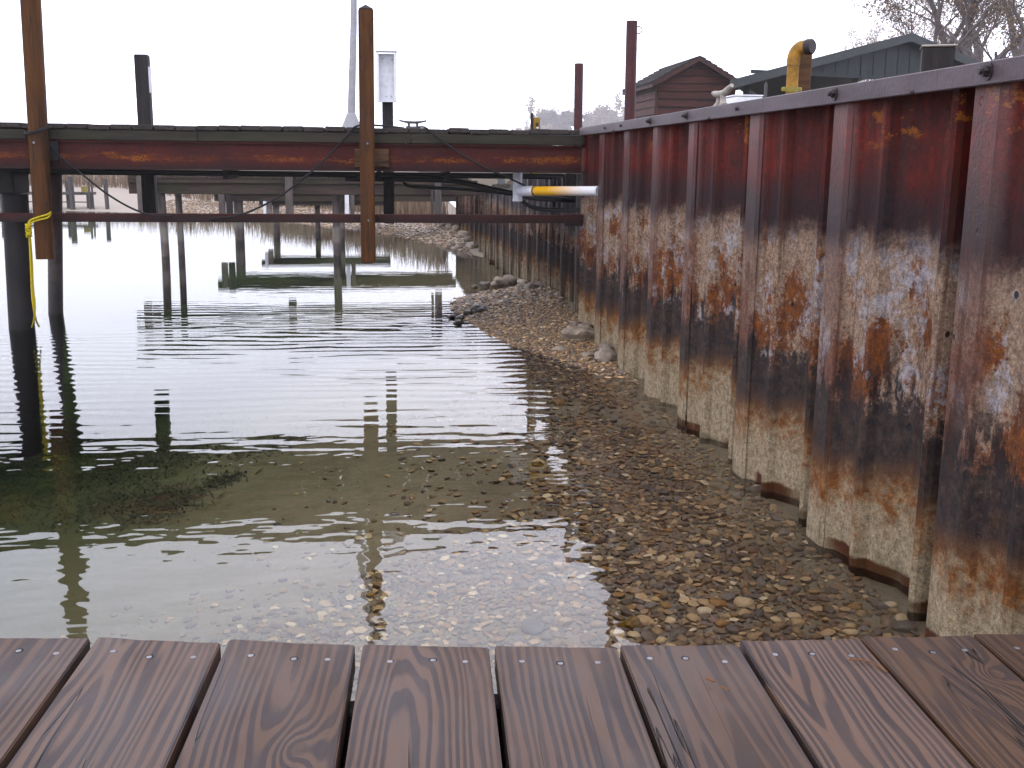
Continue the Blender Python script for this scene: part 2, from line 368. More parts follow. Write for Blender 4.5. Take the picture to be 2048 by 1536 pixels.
n = t.noise(t.scale(P, (3, 3, 12)), 2, 3); st = t.noise(t.scale(P, (4, 60, 60)), 1, 3)
f = t.math('MULTIPLY', t.ss(x, 1.16, 1.20), t.ss(x, 1.56, 1.24))
c = t.mix(t.math('MULTIPLY', f, t.ss(n, .15, .5, .75, 1)), (.60, .61, .64), (.58, .32, .035))
c = t.mix(t.ss(st, .55, .75, 0, .35), c, (.30, .22, .12))
t.K = .85
M['pvc'] = t.bsdf(c, .35, t.bump(n, .0003))
M['pvcgrey'] = simple('white_pvc_tee', (.52, .53, .58), .1, .4, 6, .0003, K=.8)
M['siding'] = wood_mat('brown_shed_siding', (.135, .045, .032), (.075, .026, .020), 0, .6)
M['sidetrim'] = wood_mat('brown_shed_trim', (.115, .055, .045), (.065, .034, .030), 2, .5)
M['shingle'] = simple('dark_shingle', (.045, .036, .034), .4, .9, 6)
M['green'] = simple('green_metal_siding', (.030, .038, .042), .12, .5, 1.5, .0002)
M['greentrim'] = simple('green_grey_trim', (.070, .078, .080), .1, .5, 2, .0002)
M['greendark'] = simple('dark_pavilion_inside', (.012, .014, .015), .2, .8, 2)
M['greenroof'] = simple('green_metal_roof', (.040, .050, .052), .12, .45, 1.5, .0002)
M['bark'] = simple('grey_bark_hazed', (.26, .22, .21), .3, .9, 4)  # bark lightened so its colour carries some of the haze
M['leaf'] = NT('tan_dead_leaves'); t = M['leaf']
rnd = t.n('NewGeometry').outputs['Random Per Island']
t.K = .6
M['leaf'] = t.bsdf(t.ramp(rnd, [(0, (.20, .13, .09)), (.5, (.32, .23, .16)), (1, (.42, .32, .23))]), .8)  # leaf tans lightened too, haze put into the colour
t = NT('dry_reeds'); rnd = t.n('NewGeometry').outputs['Random Per Island']
M['reed'] = t.bsdf(t.ramp(rnd, [(0, (.20, .13, .085)), (.5, (.32, .22, .15)), (1, (.42, .33, .22))]), .8)
t = NT('dry_grass'); rnd = t.n('NewGeometry').outputs['Random Per Island']
M['grass'] = t.bsdf(t.ramp(rnd, [(0, (.14, .075, .045)), (.5, (.26, .15, .09)), (1, (.34, .25, .16))]), .8)
t = NT('brown_waterweed'); rnd = t.n('NewGeometry').outputs['Random Per Island']
M['weed'] = t.bsdf(t.ramp(rnd, [(0, (.05, .042, .018)), (.6, (.10, .085, .032)), (1, (.16, .12, .045))]), .7)
def stone_mat(name, wet=1.0):
    t = NT(name); rnd = t.n('NewGeometry').outputs['Random Per Island']; P = t.pos()
    oi = t.n('ObjectInfo').outputs['Random']
    rr = t.math('FRACT', t.math('ADD', rnd, oi))
    c = t.ramp(rr, [(0, (.052, .042, .036)), (.10, (.11, .080, .058)), (.22, (.20, .150, .105)), (.34, (.075, .062, .056)), (.46, (.30, .235, .165)),
        (.56, (.15, .110, .075)), (.66, (.105, .098, .098)), (.74, (.38, .32, .245)), (.80, (.20, .125, .065)), (.83, (.12, .085, .07)), (.93, (.065, .058, .06)), (.97, (.44, .40, .34))], 'CONSTANT')
    n = t.noise(P, 60, 5, .65); n2 = t.noise(P, 14, 4)
    c = t.mix(t.ss(n, .35, .7, 0, .5), c, t.mix(.5, c, (.04, .03, .025)))
    c = t.mix(t.ss(n2, .5, .75, 0, .3), c, (.30, .24, .17))
    t.K = 1.0
    return t.bsdf(t.mix(1, c, (wet*1.10, wet*.97, wet*.80), 'MULTIPLY'), .55, t.bump(n, .0012), spec=.4)
M['pebble'] = stone_mat('pebbles', 1.45)
M['gravel'] = stone_mat('dry_gravel', .9)
M['rock'] = NT('pale_rock'); t = M['rock']; P = t.pos(); n = t.noise(P, 8, 6, .65); n2 = t.noise(P, 45, 4)
oi = t.n('ObjectInfo').outputs['Random']
c = t.mix(t.ss(n, .35, .65), t.ramp(oi, [(0, (.20, .165, .125)), (.4, (.29, .24, .18)), (.7, (.22, .19, .165)), (1, (.33, .27, .20))]), (.12, .095, .075))
t.K = .85
M['rock'] = t.bsdf(t.mix(t.ss(n2, .45, .75, 0, .4), c, (.08, .065, .055)), .75, t.bump(n2, .003))
M['wetrock'] = simple('wet_dark_rock', (.055, .045, .036), .4, .35, 14, .003)
M['orangerock'] = simple('ochre_pebble', (.42, .25, .085), .3, .5, 22, .001)
M['driftwood'] = wood_mat('driftwood', (.13, .11, .10), (.06, .05, .048), 0)
M['palestick'] = simple('pale_stick', (.45, .42, .38), .2, .7, 30)
M['nail'] = simple('nail_steel', (.42, .42, .45), .35, .4, 60, metal=.4)
M['nailhole'] = simple('nail_hole', (.008, .007, .007), .2, .9, 30)
M['twig'] = simple('tan_twig', (.33, .16, .075), .2, .7, 40)

# ------------------------------------------------------------------ the ground under and round the water
def shore_y(x):
    pts = [(-150, 62), (-60, 46), (-30, 37), (-12, 31.5), (-5.6, 28.6), (-1.7, 24.3), (.2, 20.6), (1.0, 17.6), (1.45, 15.6), (3, 14)]
    for (a, b), (c, d) in zip(pts, pts[1:]):
        if x <= c: return lerp(b, d, min(1, max(0, (x-a)/(c-a))))
    return 14
def bed_z(x, y):
    d = max(0, 1.62-x)
    near = -(.030+.066*d+.020*d*d)
    near = max(near, -2.4)
    near -= .35*sstep(1.6, 5.0, d)*sstep(1.5, 9.0, y)
    sy = 2.5 if y < 10.2 else 1.15
    near += .205*math.exp(-((x-1.5)/1.0)**2-((y-10.2)/sy)**2)
    s = y-shore_y(x)
    far = .055*s if s > 0 else .075*s
    far = max(far, -2.4)
    if s > 3: far = .165+.025*(s-3)
    far = min(far, .9)
    z = max(near, far) if y > 12 else near
    return z + .004*math.sin(3.1*x+1.7*y)*math.sin(2.3*y-x) + .002*math.sin(9*x+4)*math.sin(8*y)
def axis(segs):
    out = []
    for a, b, n in segs: out += [lerp(a, b, i/n) for i in range(n)]
    return out+[segs[-1][1]]
xs = axis([(-310, -150, 6), (-150, -30, 12), (-30, -8, 16), (-8, -2, 24), (-2, 1.72, 44)])
ys = axis([(-6, 1, 8), (1, 12.5, 130), (12.5, 30, 70), (30, 60, 20), (60, 690, 14)])
mb = MB(); nx = len(xs)
mb.add([(x, y, bed_z(x, y)) for y in ys for x in xs],
       [(j*nx+i, j*nx+i+1, (j+1)*nx+i+1, (j+1)*nx+i) for j in range(len(ys)-1) for i in range(nx-1)], True)
t = NT('sand_and_silt'); P = t.pos(); x, y, z = t.sep(P)
n = t.noise(P, 1.2, 5, .6); f = t.noise(P, 55, 4, .7); g = t.noise(P, 140, 3, .7)
c = t.mix(t.ss(n, .35, .65), (.27, .215, .150), (.20, .158, .105))
c = t.mix(t.ss(t.noise(P, 7, 5, .65), .48, .70, 0, .55), c, (.12, .10, .055)); c = t.mix(t.ss(f, .5, .72, 0, .55), c, (.085, .066, .042)); c = t.mix(t.ss(g, .58, .7, 0, .6), c, (.30, .245, .17))
silt = t.ss(t.math('ADD', z, t.math('MULTIPLY', t.math('SUBTRACT', n, .5), .25)), -.24, -.62); c = t.mix(t.math('MULTIPLY', silt, .8), c, (.085, .085, .042))
c = t.mix(t.math('MULTIPLY', t.ss(y, 14, 17), t.ss(f, .25, .6, .5, 1)), c, (.27, .235, .20))
t.K = .85
M['bed'] = t.bsdf(c, .85, t.bump(f, .004))
bed = struct(mb.build('lake_bed', M['bed']))

# lawn behind the wall
def lawn_z(x, y):
    z = lerp(1.54, .80, sstep(9.2, 19, y)); z = lerp(z, .55, sstep(19, 26, y))
    return z + (.25*sstep(3, 12, x) if y < 60 else .25)*sstep(2, 6, x)
xs = axis([(1.735, 4, 8), (4, 30, 20), (30, 320, 12)]); ys = axis([(-6, 30, 60), (30, 690, 24)])
mb = MB(); nx = len(xs)
mb.add([(x, y, lawn_z(x, y)) for y in ys for x in xs],
       [(j*nx+i, j*nx+i+1, (j+1)*nx+i+1, (j+1)*nx+i) for j in range(len(ys)-1) for i in range(nx-1)], True)
M['lawn'] = simple('dry_lawn', (.13, .095, .05), .35, .95, 3, .01)
struct(mb.build('lawn', M['lawn']))

# ------------------------------------------------------------------ water
t = NT('lake_water'); P = t.pos(); x, y, z = t.sep(P)
zone = t.math('MULTIPLY', t.ss(y, 4.6, 6.3), t.ss(y, 8.6, 11.2, 1, .09))
warp = t.noise(t.scale(P, (.55, .9, 1)), 1, 2, .5)
patch = t.ss(t.noise(t.scale(P, (.55, .85, 1), (4, 9, 0)), 1, 2, .5), .32, .60, .32, 1)
ph = t.math('ADD', t.math('MULTIPLY', y, 37), t.math('MULTIPLY', warp, 16))
ph = t.math('ADD', ph, t.math('MULTIPLY', t.noise(t.scale(P, (1.6, 2.2, 1)), 1, 2, .5), 5))
w1 = t.math('MULTIPLY', t.math('SINE', ph), .00096)
ph2 = t.math('ADD', t.math('MULTIPLY', y, 61), t.math('ADD', t.math('MULTIPLY', x, 3), t.math('MULTIPLY', warp, 33)))
w2 = t.math('MULTIPLY', t.math('SINE', ph2), .00022)
big = t.math('MULTIPLY', t.math('MULTIPLY', t.math('ADD', w1, w2), zone), patch)
sm = t.math('MULTIPLY', t.math('SUBTRACT', t.noise(t.scale(P, (3.6, 6.0, 1)), 1, 2, .5), .5), t.math('MULTIPLY', t.ss(y, 2.4, 3.4, .0024, .0042), t.ss(y, 4.6, 6, 1, .12)))
sm = t.math('ADD', sm, t.math('MULTIPLY', t.math('SUBTRACT', t.noise(t.scale(P, (.8, 7, 1)), 1, 2, .5), .5), t.math('MULTIPLY', t.ss(y, 4.6, 6, 0, .0016), t.ss(y, 8.6, 11.2, 1, .45))))
sm2 = t.math('MULTIPLY', t.math('SUBTRACT', t.noise(t.scale(P, (9, 15, 1)), 1, 1, .5), .5), t.ss(y, 4, 6, .0007, .00015))
calm = t.ss(y, 12, 15, 1, .25)
h = t.math('ADD', big, t.math('MULTIPLY', t.math('ADD', sm, sm2), calm))
nrm = t.bump(h, 1.0, 1.0)
fr = t.n('Fresnel', IOR=1.58); t.t.links.new(nrm, fr.inputs['Normal'])
gl = t.n('BsdfGlossy', Roughness=.012); t.t.links.new(nrm, gl.inputs['Normal'])
tr = t.n('BsdfTransparent', Color=(1, 1, 1))
mx = t.n('MixShader', i0=fr.outputs[0], i1=tr.outputs[0], i2=gl.outputs[0])
t.t.links.new(mx.outputs[0], t.out.inputs[0])
ab = t.n('VolumeAbsorption', Color=(.58, .76, .46), Density=.60)
t.t.links.new(ab.outputs[0], t.out.inputs[1])
M['water'] = t.m
mb = MB().box(-149, 1.70, -5.9, 100, -3.2, 0)
water = struct(mb.build('water', M['water']))

# ------------------------------------------------------------------ near sheet pile wall
PROF = [(-.145,1.572),(-.125,1.56),(-.012,1.56),(.0,1.566),(.006,1.58),(.012,1.655),(.130,1.664),(.135,1.670),(.138,1.765),(.158,1.765),(.162,1.635),(.168,1.616),(.182,1.606),(.196,1.612),(.205,1.635),(.207,1.698),
        (.42,1.692),(.50,1.644),(.530,1.632),(.542,1.604),(.556,1.592),(.572,1.590),(.588,1.600),(.602,1.622),(.66,1.616),(.715,1.600)]
def pile_mesh(name, pitch, last, z0, z1, mat, dx=0):
    k = pitch/.885; pr = [(a*k, b+dx) for a, b in PROF]+[(last*k, 1.572+dx)]
    mb = MB(); n = len(pr)
    vs = [(b, a, z0) for a, b in pr]+[(b, a, z1) for a, b in pr]
    fs = [(i+1, i, n+i, n+i+1) for i in range(n-1)]
    vs += [(1.80+dx, pr[0][0], z0), (1.80+dx, pr[-1][0], z0), (1.80+dx, pr[0][0], z1), (1.80+dx, pr[-1][0], z1)]
    fs += [tuple(range(n, 2*n))+(2*n+3, 2*n+2)]
    mb.add(vs, fs); me = bpy.data.meshes.new(name); me.from_pydata(mb.v, [], mb.f)
    bm = bmesh.new(); bm.from_mesh(me); bmesh.ops.recalc_face_normals(bm, faces=bm.faces)
    if sum(f.normal.x for f in bm.faces if abs(f.normal.z) < .5) > 0:
        bmesh.ops.reverse_faces(bm, faces=bm.faces)
    bm.to_mesh(me); bm.free(); me.materials.append(mat); return me
wall = thing('sheet_pile_wall', 'tall rusty steel sheet pile seawall with tide stains, nearer the wooden deck', 'seawall', (1.6, 5, 0))
me1 = pile_mesh('sheet_pile', .885, .740, -1.2, 1.585, M['wall'])
flange = [2.765+.885*k for k in range(-4, 0)]+[2.78, 3.682, 4.55, 5.47, 6.205, 6.955, 7.75]
flange = sorted(set(flange)); bolt_y = []
for i, yk in enumerate(flange):
    nxt = flange[i+1] if i+1 < len(flange) else 8.62
    o = link('sheet_pile', me1, wall, (0, yk, random.Random(i).uniform(-.004, .004)))
    o.scale = (1, (nxt-yk)/.885, 1); bolt_y.append(yk-.05)
# cap rail: an angle iron on the face and its flat top
mb = MB().prism([(1.528, 1.553), (1.540, 1.553), (1.540, 1.600), (1.80, 1.600), (1.80, 1.612), (1.528, 1.612)], 'y', -3.2, 8.36)
mb.build('cap_rail', M['rail'], wall, .003)
def bolt(parent, c, r=.013, mat=None):
    mb = MB(); c = Vector(c)
    mb.tube([c+Vector((.004, 0, 0)), c-Vector((.003, 0, 0))], r*1.55, 14, smooth=False)
    mb.tube([c-Vector((.003, 0, 0)), c-Vector((.016, 0, 0))], r, 6, smooth=False)
    mb.tube([c-Vector((.016, 0, 0)), c-Vector((.026, .0, .0))], r*.55, 8, smooth=False)
    return mb.build('bolt', mat or M['bolt'], parent)
for k, by in enumerate([1.75, 2.66, 3.60, 5.40, 6.15]):
    bolt(wall, (1.527, by, 1.586), .015)
for by in (4.62, 6.9, 7.4): MB().tube([(1.530, by, 1.585), (1.518, by, 1.583)], .008, 8).build('bolt', M['bolt'], wall)
for by in (3.05, 5.02, 7.1): MB().tube([(1.529, by, 1.56), (1.523, by, 1.556)], .006, 8).build('bolt', M['bolt'], wall)

# far wall, lower, running on behind the dock
fwall = thing('sheet_pile_wall', 'lower grey stained sheet pile wall running away beneath the dock toward the far beach', 'seawall', (1.55, 14, 0))
N = 17; y0, y1 = 8.85, 20.1; pit = (y1-y0)/N
me2 = pile_mesh('sheet_pile', pit, .740, -1.2, 1.0, M['farwall'])
for k in range(N):
    yy = y0+pit*k+.145*pit/.885; top = lerp(1.26, .735, sstep(8.8, 20, yy)) if yy < 12 else lerp(1.06, .735, (yy-12)/8)
    o = link('sheet_pile', me2, fwall, (lerp(.06, -.17, (yy-8.8)/11.2), yy, top-1.0+random.Random(k+50).uniform(-.01, .01)))
MB().hexa([(1.565,11.9,1.06),(1.72,11.9,1.06),(1.60,20.15,.735),(1.375,20.15,.735),(1.565,11.9,1.11),(1.72,11.9,1.11),(1.60,20.15,.785),(1.375,20.15,.785)]).build('cap_rail', M['greypost'], fwall)
MB().hexa([(1.40,20.1,-.5),(2.2,20.1,-.5),(2.2,20.2,-.5),(1.40,20.2,-.5),(1.40,20.1,.73),(2.2,20.1,.73),(2.2,20.2,.73),(1.40,20.2,.73)]).build('end_plate', M['farwall'], fwall)

# ------------------------------------------------------------------ foreground deck
deck = thing('wooden_deck', 'wet brown plank deck in the foreground beside the sheet pile wall', 'deck', (0, .4, .2))
gaps = [(-2.76,1.70),(-2.565,1.69),(-2.37,1.68),(-2.175,1.67),(-1.98,1.66),(-1.785,1.645),(-1.59,1.63),(-1.395,1.615),(-1.20,1.60),(-1.005,1.59),(-.81,1.575),(-.620,1.560),(-.427,1.543),(-.234,1.512),(-.039,1.480),(.154,1.460),(.337,1.441),(.516,1.432),(.702,1.430),(.878,1.424),(1.062,1.415),(1.25,1.41),(1.44,1.40)]  # leftmost planks added out of view, moving the deck's shadow edge aside
DZ = .66; ang = -.050
knotmap = {13: [(.045, 1.20, .030)], 18: [(.05, 1.30, .022)]}
for i in range(len(gaps)-1):
    (xa, ya), (xb, yb) = gaps[i], gaps[i+1]
    wdt = xb-xa-(.0100 if i in (12, 13, 14) else .0065); hw = wdt/2
    knots = [(kx, ky-(ya+yb)/2, kr) for kx, ky, kr in knotmap.get(i, [])]
    rr = random.Random(i*7+3-56)
    mat = plank_mat('deck_plank_%d' % i, i*13+5-104, x0=rr.uniform(-.05, .05), z0=rr.uniform(.012, .055), ring=rr.uniform(.009, .014),
                    tilt=rr.choice([-1, 1])*rr.uniform(.02, .07), wav=rr.uniform(.008, .02), knots=knots,
                    lightc=(.200,.118,.076) if i >= 18 else (.235,.150,.112), darkc=(.080,.050,.038) if i >= 18 else (.046,.035,.040))
    mb = MB(); L = 2.6
    # top surface in strips so the end is not ruler-straight
    nseg = 6; endj = [rr.uniform(-.002, .002) for _ in range(nseg+1)]
    xs_ = [lerp(-hw, hw, k/nseg) for k in range(nseg+1)]
    cup = [-.0015*(1-(2*k/nseg-1)**2) for k in range(nseg+1)]
    sl_ = (yb-ya)/(xb-xa)
    v = [(x_, x_*sl_+endj[k], cup[k]) for k, x_ in enumerate(xs_)]+[(x_, -L, cup[k]) for k, x_ in enumerate(xs_)]
    v += [(x_, x_*sl_+endj[k], -.040) for k, x_ in enumerate(xs_)]+[(x_, -L, -.040) for k, x_ in enumerate(xs_)]
    n = nseg+1; f = []
    for k in range(nseg):
        f += [(k, n+k, n+k+1, k+1), (2*n+k, 2*n+k+1, 3*n+k+1, 3*n+k), (k, k+1, 2*n+k+1, 2*n+k), (n+k+1, n+k, 3*n+k, 3*n+k+1)]
    f += [(0, 2*n, 3*n, n), (nseg, n+nseg, 3*n+nseg, 2*n+nseg)]
    mb.add(v, f)
    o = mb.build('plank', mat, None, .0018, seg=2)
    o.location = ((xa+xb)/2, (ya+yb)/2, DZ+rr.uniform(-.002, .002)); o.rotation_euler = (0, 0, ang)
    o.parent = deck; o.matrix_parent_inverse = parent_inv(deck)
    for q, fx in enumerate((-.60, .05, .62)):
        nx_, ny_ = fx*hw+rr.uniform(-.006, .006), -.050+rr.uniform(-.006, .006)+fx*hw*sl_
        nb = MB().tube([(nx_, ny_, -.006), (nx_, ny_, -.0006)], .0042, 12, smooth=False)
        nb.build('nail', M['nail'], o)
        MB().tube([(nx_, ny_+.0022, -.006), (nx_, ny_+.0024, -.0010)], .0060, 12, smooth=False).build('nail_hole', M['nailhole'], o)
for yy in (1.375, 1.14, .90, .65, .40, .1, -.3, -.8):  # joists set close to block light seen through the plank gaps
    MB().box(-2.8, 1.46, yy-.02, yy+.02, DZ-.20, DZ-.042).build('joist', M['darkpost'], deck, .004)
for xx in (-2.6, -1.1, .2, 1.40): MB().box(xx-.045, xx+.045, 1.10, 1.19, -.9, DZ-.045).build('deck_post', M['darkpost'], deck, .005)

# little twigs lying on the planks
def twig(label, pts, r):
    o = MB().tube([atz(px, py, DZ+.004) for px, py in pts], [r]*len(pts), 6).build('twig', M['twig']); tag(o, label, 'twig'); return o
twig('curved tan twig lying across the gap between two right hand planks', [(1697,1319),(1725,1320),(1745,1325),(1760,1334),(1775,1345)], .0011)
twig('short tan twig pair end lying on a plank by a long split', [(1412,1356),(1428,1363)], .0014)
twig('thin tan pine needle beside the short twig on the same plank', [(1440,1372),(1457,1381)], .0010)

# ------------------------------------------------------------------ main dock
YB = 8.45                                    # face of the front beam
dock = thing('dock', 'long dock on red steel beams with board deck crossing behind the water', 'dock', (-1, 9.3, 0))
XL = -4.6; XR = 1.60; DT = 1.598
rr = random.Random(4)
pitch = .1555; nb = int((1.73-XL)/pitch); deckbase = None
bw = MB().box(-.0735, .0735, -.92, .92, -.036, 0).build('deck_board', M['dockwood'], None, .004)
bmesh_board = bw.data; bpy.data.objects.remove(bw)
for k in range(nb):
    xx = XL+.08+pitch*k
    o = link('deck_board', bmesh_board, dock, (xx, YB-.02+.92+rr.uniform(-.008, .008), DT+rr.uniform(-.005, .004)))
    o.rotation_euler = (rr.uniform(-.003, .003), rr.uniform(-.012, .012), rr.uniform(-.004, .004))
for a, b in ((-4.6, -2.55), (-2.547, -1.335), (-1.332, .245), (.248, 1.585)):
    MB().box(a, b, YB-.012, YB+.026, 1.482, 1.557+rr.uniform(-.004, .002)).build('fascia_board', M['fascia'], dock, .004)
    MB().box(a, b, 10.05, 10.088, 1.482, 1.557).build('fascia_board', M['fascia'], dock, .004)
def chan(yf, back, z0, z1, name, mat):       # channel: web with two flanges
    mb = MB(); s = -1 if back else 1
    mb.box(XL, XR-.01, min(yf+s*.028, yf+s*.036), max(yf+s*.028, yf+s*.036), z0+.012, z1-.012)
    mb.box(XL, XR-.01, min(yf-s*.004, yf+s*.09), max(yf-s*.004, yf+s*.09), z0, z0+.012)
    mb.box(XL, XR-.01, min(yf, yf+s*.09), max(yf, yf+s*.09), z1-.012, z1)
    return mb.build(name, mat, dock)
chan(YB, False, 1.272, 1.480, 'front_beam', M['redbeam'])
chan(10.10, True, 1.272, 1.480, 'rear_beam', M['redbeam'])
for xx in (-4.2, -2.9, -1.6, -.3, .9): MB().box(xx-.04, xx+.04, YB+.10, 10.0, 1.30, 1.47).build('cross_beam', M['blacksteel_lapshade'], dock)
# lower angle beam and its rear twin
MB().prism([(YB+.005, .884), (YB+.012, .884), (YB+.012, .940), (YB+.085, .940), (YB+.085, .947), (YB+.005, .947)], 'x', XL, 1.59).build('lower_beam', M['lowbeam'], dock)
MB().box(1.44, 1.585, YB-.012, YB+.10, .865, .955).build('end_bracket', M['lowbeam'], dock, .004)
# conduit hung under the deck
for k, (yy, zz) in enumerate(((8.9, 1.255), (9.5, 1.235))):
    MB().tube([(XL, yy, zz), (1.5, yy, zz-.01)], .018, 10).build('conduit', M['rubber'], dock)
for xx in (-3.3, -1.2, .0, .55): MB().box(xx-.02, xx+.02, 8.86, 9.54, 1.20, 1.30).build('conduit_strap', M['blacksteel_lapshade'], dock)

def post_box(name, corners_top, corners_bot, Y, depth, mat, bevel=.008, parent=None, chamfer=0):
    (xl0, xr0, zt), (xl1, xr1, zb) = corners_top, corners_bot
    mb = MB().hexa([(xl1, Y, zb), (xr1, Y, zb), (xr1, Y+depth, zb), (xl1, Y+depth, zb), (xl0, Y, zt), (xr0, Y, zt), (xr0, Y+depth, zt), (xl0, Y+depth, zt)])
    return mb.build(name, mat, parent, bevel, seg=2)
# centre mooring post, bolted to the beams through a block
mp = thing('mooring_post', 'square brown timber mooring post bolted to the middle of the dock', 'mooring post', (-.08, YB-.1, .56))
Yp = YB-.135
a, b, c2, d2 = at(716, 16, Yp), at(747, 18, Yp), at(722, 527, Yp), at(751, 527, Yp)
post_box('post', (a.x, b.x, 2.44), (c2.x, d2.x, c2.z), Yp, .115, M['postwood'], .012, mp)
mb = MB().add([(a.x+.004, Yp+.004, 2.438), (b.x-.004, Yp+.004, 2.438), (b.x-.004, Yp+.111, 2.438), (a.x+.004, Yp+.111, 2.438), ((a.x+b.x)/2, Yp+.057, 2.472)], [(0,1,4),(1,2,4),(2,3,4),(3,0,4)])
mb.build('post_top', M['darkpost'], mp)
p, q = at(709, 297, YB-.02), at(778, 335, YB-.02)
MB().box(p.x, q.x, YB-.019, YB+.026, q.z, p.z).build('spacer_block', M['blockwood'], mp, .005)
for px, py in ((735, 287), (737, 441)):
    cc = at(px, py, Yp)
    MB().tube([(cc.x, Yp+.002, cc.z), (cc.x, Yp-.005, cc.z)], .013, 14, smooth=False).build('washer', M['bolt'], mp)
    MB().tube([(cc.x, Yp-.004, cc.z), (cc.x, Yp-.014, cc.z)], .007, 8, smooth=False).build('bolt', M['nail'], mp)
# leaning left mooring post (rounded)
mp2 = thing('mooring_post', 'leaning brown timber mooring post at the left tied with yellow rope', 'mooring post', (-2.5, YB-.12, .56))
Yq = YB-.15
a, b, c2, d2 = at(35, -14, Yq), at(75, -6, Yq), at(68, 520, Yq), at(103, 518, Yq)
ca, cb = (a+b)/2, (c2+d2)/2; ra, rb = (b.x-a.x)/2, (d2.x-c2.x)/2
mb = MB(); vs = []; fs = []; nseg = 20; rows = 8
for j in range(rows+1):
    tt = j/rows; cc = cb.lerp(ca, tt); r_ = lerp(rb, ra, tt)
    for k in range(nseg):
        th = 2*math.pi*k/nseg; cx, sx = math.cos(th), math.sin(th)
        e = .62; vs.append((cc.x+r_*math.copysign(abs(cx)**e, cx), Yq+.065+.062*math.copysign(abs(sx)**e, sx), cc.z))
for j in range(rows):
    for k in range(nseg): fs.append((j*nseg+k, j*nseg+(k+1) % nseg, (j+1)*nseg+(k+1) % nseg, (j+1)*nseg+k))
mb.add(vs, fs, True); mb.add([vs[k] for k in range(nseg)], [tuple(range(nseg))]); mb.add([vs[rows*nseg+k] for k in range(nseg)], [tuple(range(nseg))])
mb.build('post', M['postwood'], mp2)
cc = at(68, 285, Yq); MB().tube([(cc.x, Yq+.01, cc.z), (cc.x, Yq-.010, cc.z)], .008, 8, smooth=False).build('bolt', M['nail'], mp2)
p, q = at(93, 282, YB-.02), at(118, 322, YB-.02)
MB().box(p.x-.06, q.x, YB-.019, YB+.026, q.z, p.z).build('spacer_block', M['darkpost'], mp2, .005)

# piles under the dock
def pile(label, x, y, r, z0, z1, mat, extra=None, lean=0):
    o = thing('dock_pile', label, 'pile', (x, y, z0))
    MB().tube([(x+lean, y, z0), (x+lean*.5, y, (z0+z1)/2), (x, y, z1)], r, 20).build('shaft', mat, o)
    if extra: extra(o)
    return o
p = at(35, 450, 9.05)
pile('thick black pile under the left end of the dock, yellow rope in front', p.x, 9.05, .098, bed_z(p.x, 9.05)-.3, 1.07, M['pile'],
     lambda o: (MB().box(p.x-.35, p.x+.055, 8.86, 9.25, 1.075, 1.26).build('pile_cap', M['pile'], o, .01)), lean=-.07)
p2 = at(113, 450, 9.95)
pile('slimmer red topped pile with pale lower part behind the leaning mooring post', p2.x+.02, 9.95, .062, bed_z(p2.x, 9.95)-.3, 1.272, M['redpile'], lean=-.17)

# posts fixed to the rear of the dock
Yr = 10.105
def rear_post(label, xl, xr, ytop, ybot, mat, name='post', depth=.12):
    a, b, c = at(xl, ytop, Yr), at(xr, ytop, Yr), at(xl, ybot, Yr)
    o = thing('dock_post', label, 'post', ((a.x+b.x)/2, Yr, c.z))
    post_box('shaft', (a.x, b.x, a.z), (a.x, b.x, c.z), Yr, depth, mat, .006, o); return o, a, b
o, a, b = rear_post('dark timber post with white sign on its side standing on the dock left of centre', 267, 294, 108, 432, M['darkpost'])
MB().hexa([(b.x, Yr+.008, 1.92), (b.x+.006, Yr+.008, 1.92), (b.x+.006, Yr+.112, 1.92), (b.x, Yr+.112, 1.92), (b.x, Yr+.008, 2.14), (b.x+.006, Yr+.008, 2.14), (b.x+.006, Yr+.112, 2.14), (b.x, Yr+.112, 2.14)]).build('sign_plate', M['sign'], o)
o, a, b = rear_post('dark timber post behind the centre mooring post carrying the white open box', 764, 786, 190, 447, M['darkpost'])
# open white electrical box
Yx = Yr-.10
eb = thing('electrical_box', 'white metal electrical box with open empty front on a dark post', 'electrical box', (.08, Yx, 1.85))
a, b = at(752, 103, Yx), at(794, 204, Yx)
x0, x1, z1, z0 = a.x, b.x, a.z, b.z
MB().box(x0+.008, x1-.008, Yx+.09, Yx+.097, z0+.008, z1-.008).build('back_panel', M['white'], eb)
MB().box(x0, x0+.007, Yx, Yx+.099, z0, z1).build('side_panel', M['white'], eb)
MB().box(x1-.007, x1, Yx, Yx+.099, z0, z1).build('side_panel', M['white'], eb)
MB().box(x0+.008, x1-.008, Yx, Yx+.089, z0, z0+.007).build('bottom_panel', M['white'], eb)
MB().box(x0-.006, x1+.006, Yx-.012, Yx+.104, z1+.001, z1+.012).build('top_cover', M['white'], eb, .002)
for a_, b_ in ((x0+.008, x0+.022), (x1-.022, x1-.008)): MB().box(a_, b_, Yx-.003, Yx+.001, z0+.001, z1-.001).build('front_lip', M['white'], eb)
for px, py in ((772, 193), (783, 193), (765, 117), (784, 119)):
    cc = at(px, py, Yx+.088); MB().tube([(cc.x, Yx+.0895, cc.z), (cc.x, Yx+.083, cc.z)], .0045, 8).build('screw', M['bolt'], eb)
# lamp pole with bell base
lp = thing('light_pole', 'tapering pale grey light pole with bell shaped base on the dock', 'light pole', (-.24, 9.9, DT))
Yl = 9.9; a = at(703, 232, Yl); tp = at(713, -60, Yl)
MB().tube([(a.x-.002, Yl, DT+.15), (lerp(a.x, tp.x, .5), Yl, DT+.9), (tp.x+.03, Yl, DT+3.6)], [.0335, .029, .018], 20).build('shaft', M['polepaint'], lp)
MB().lathe((a.x-.002, Yl, DT), [(.094, -.02), (.093, .0), (.086, .04), (.070, .085), (.052, .125), (.042, .155), (.036, .160), (.034, .166)], 24).build('base', M['polepaint'], lp)

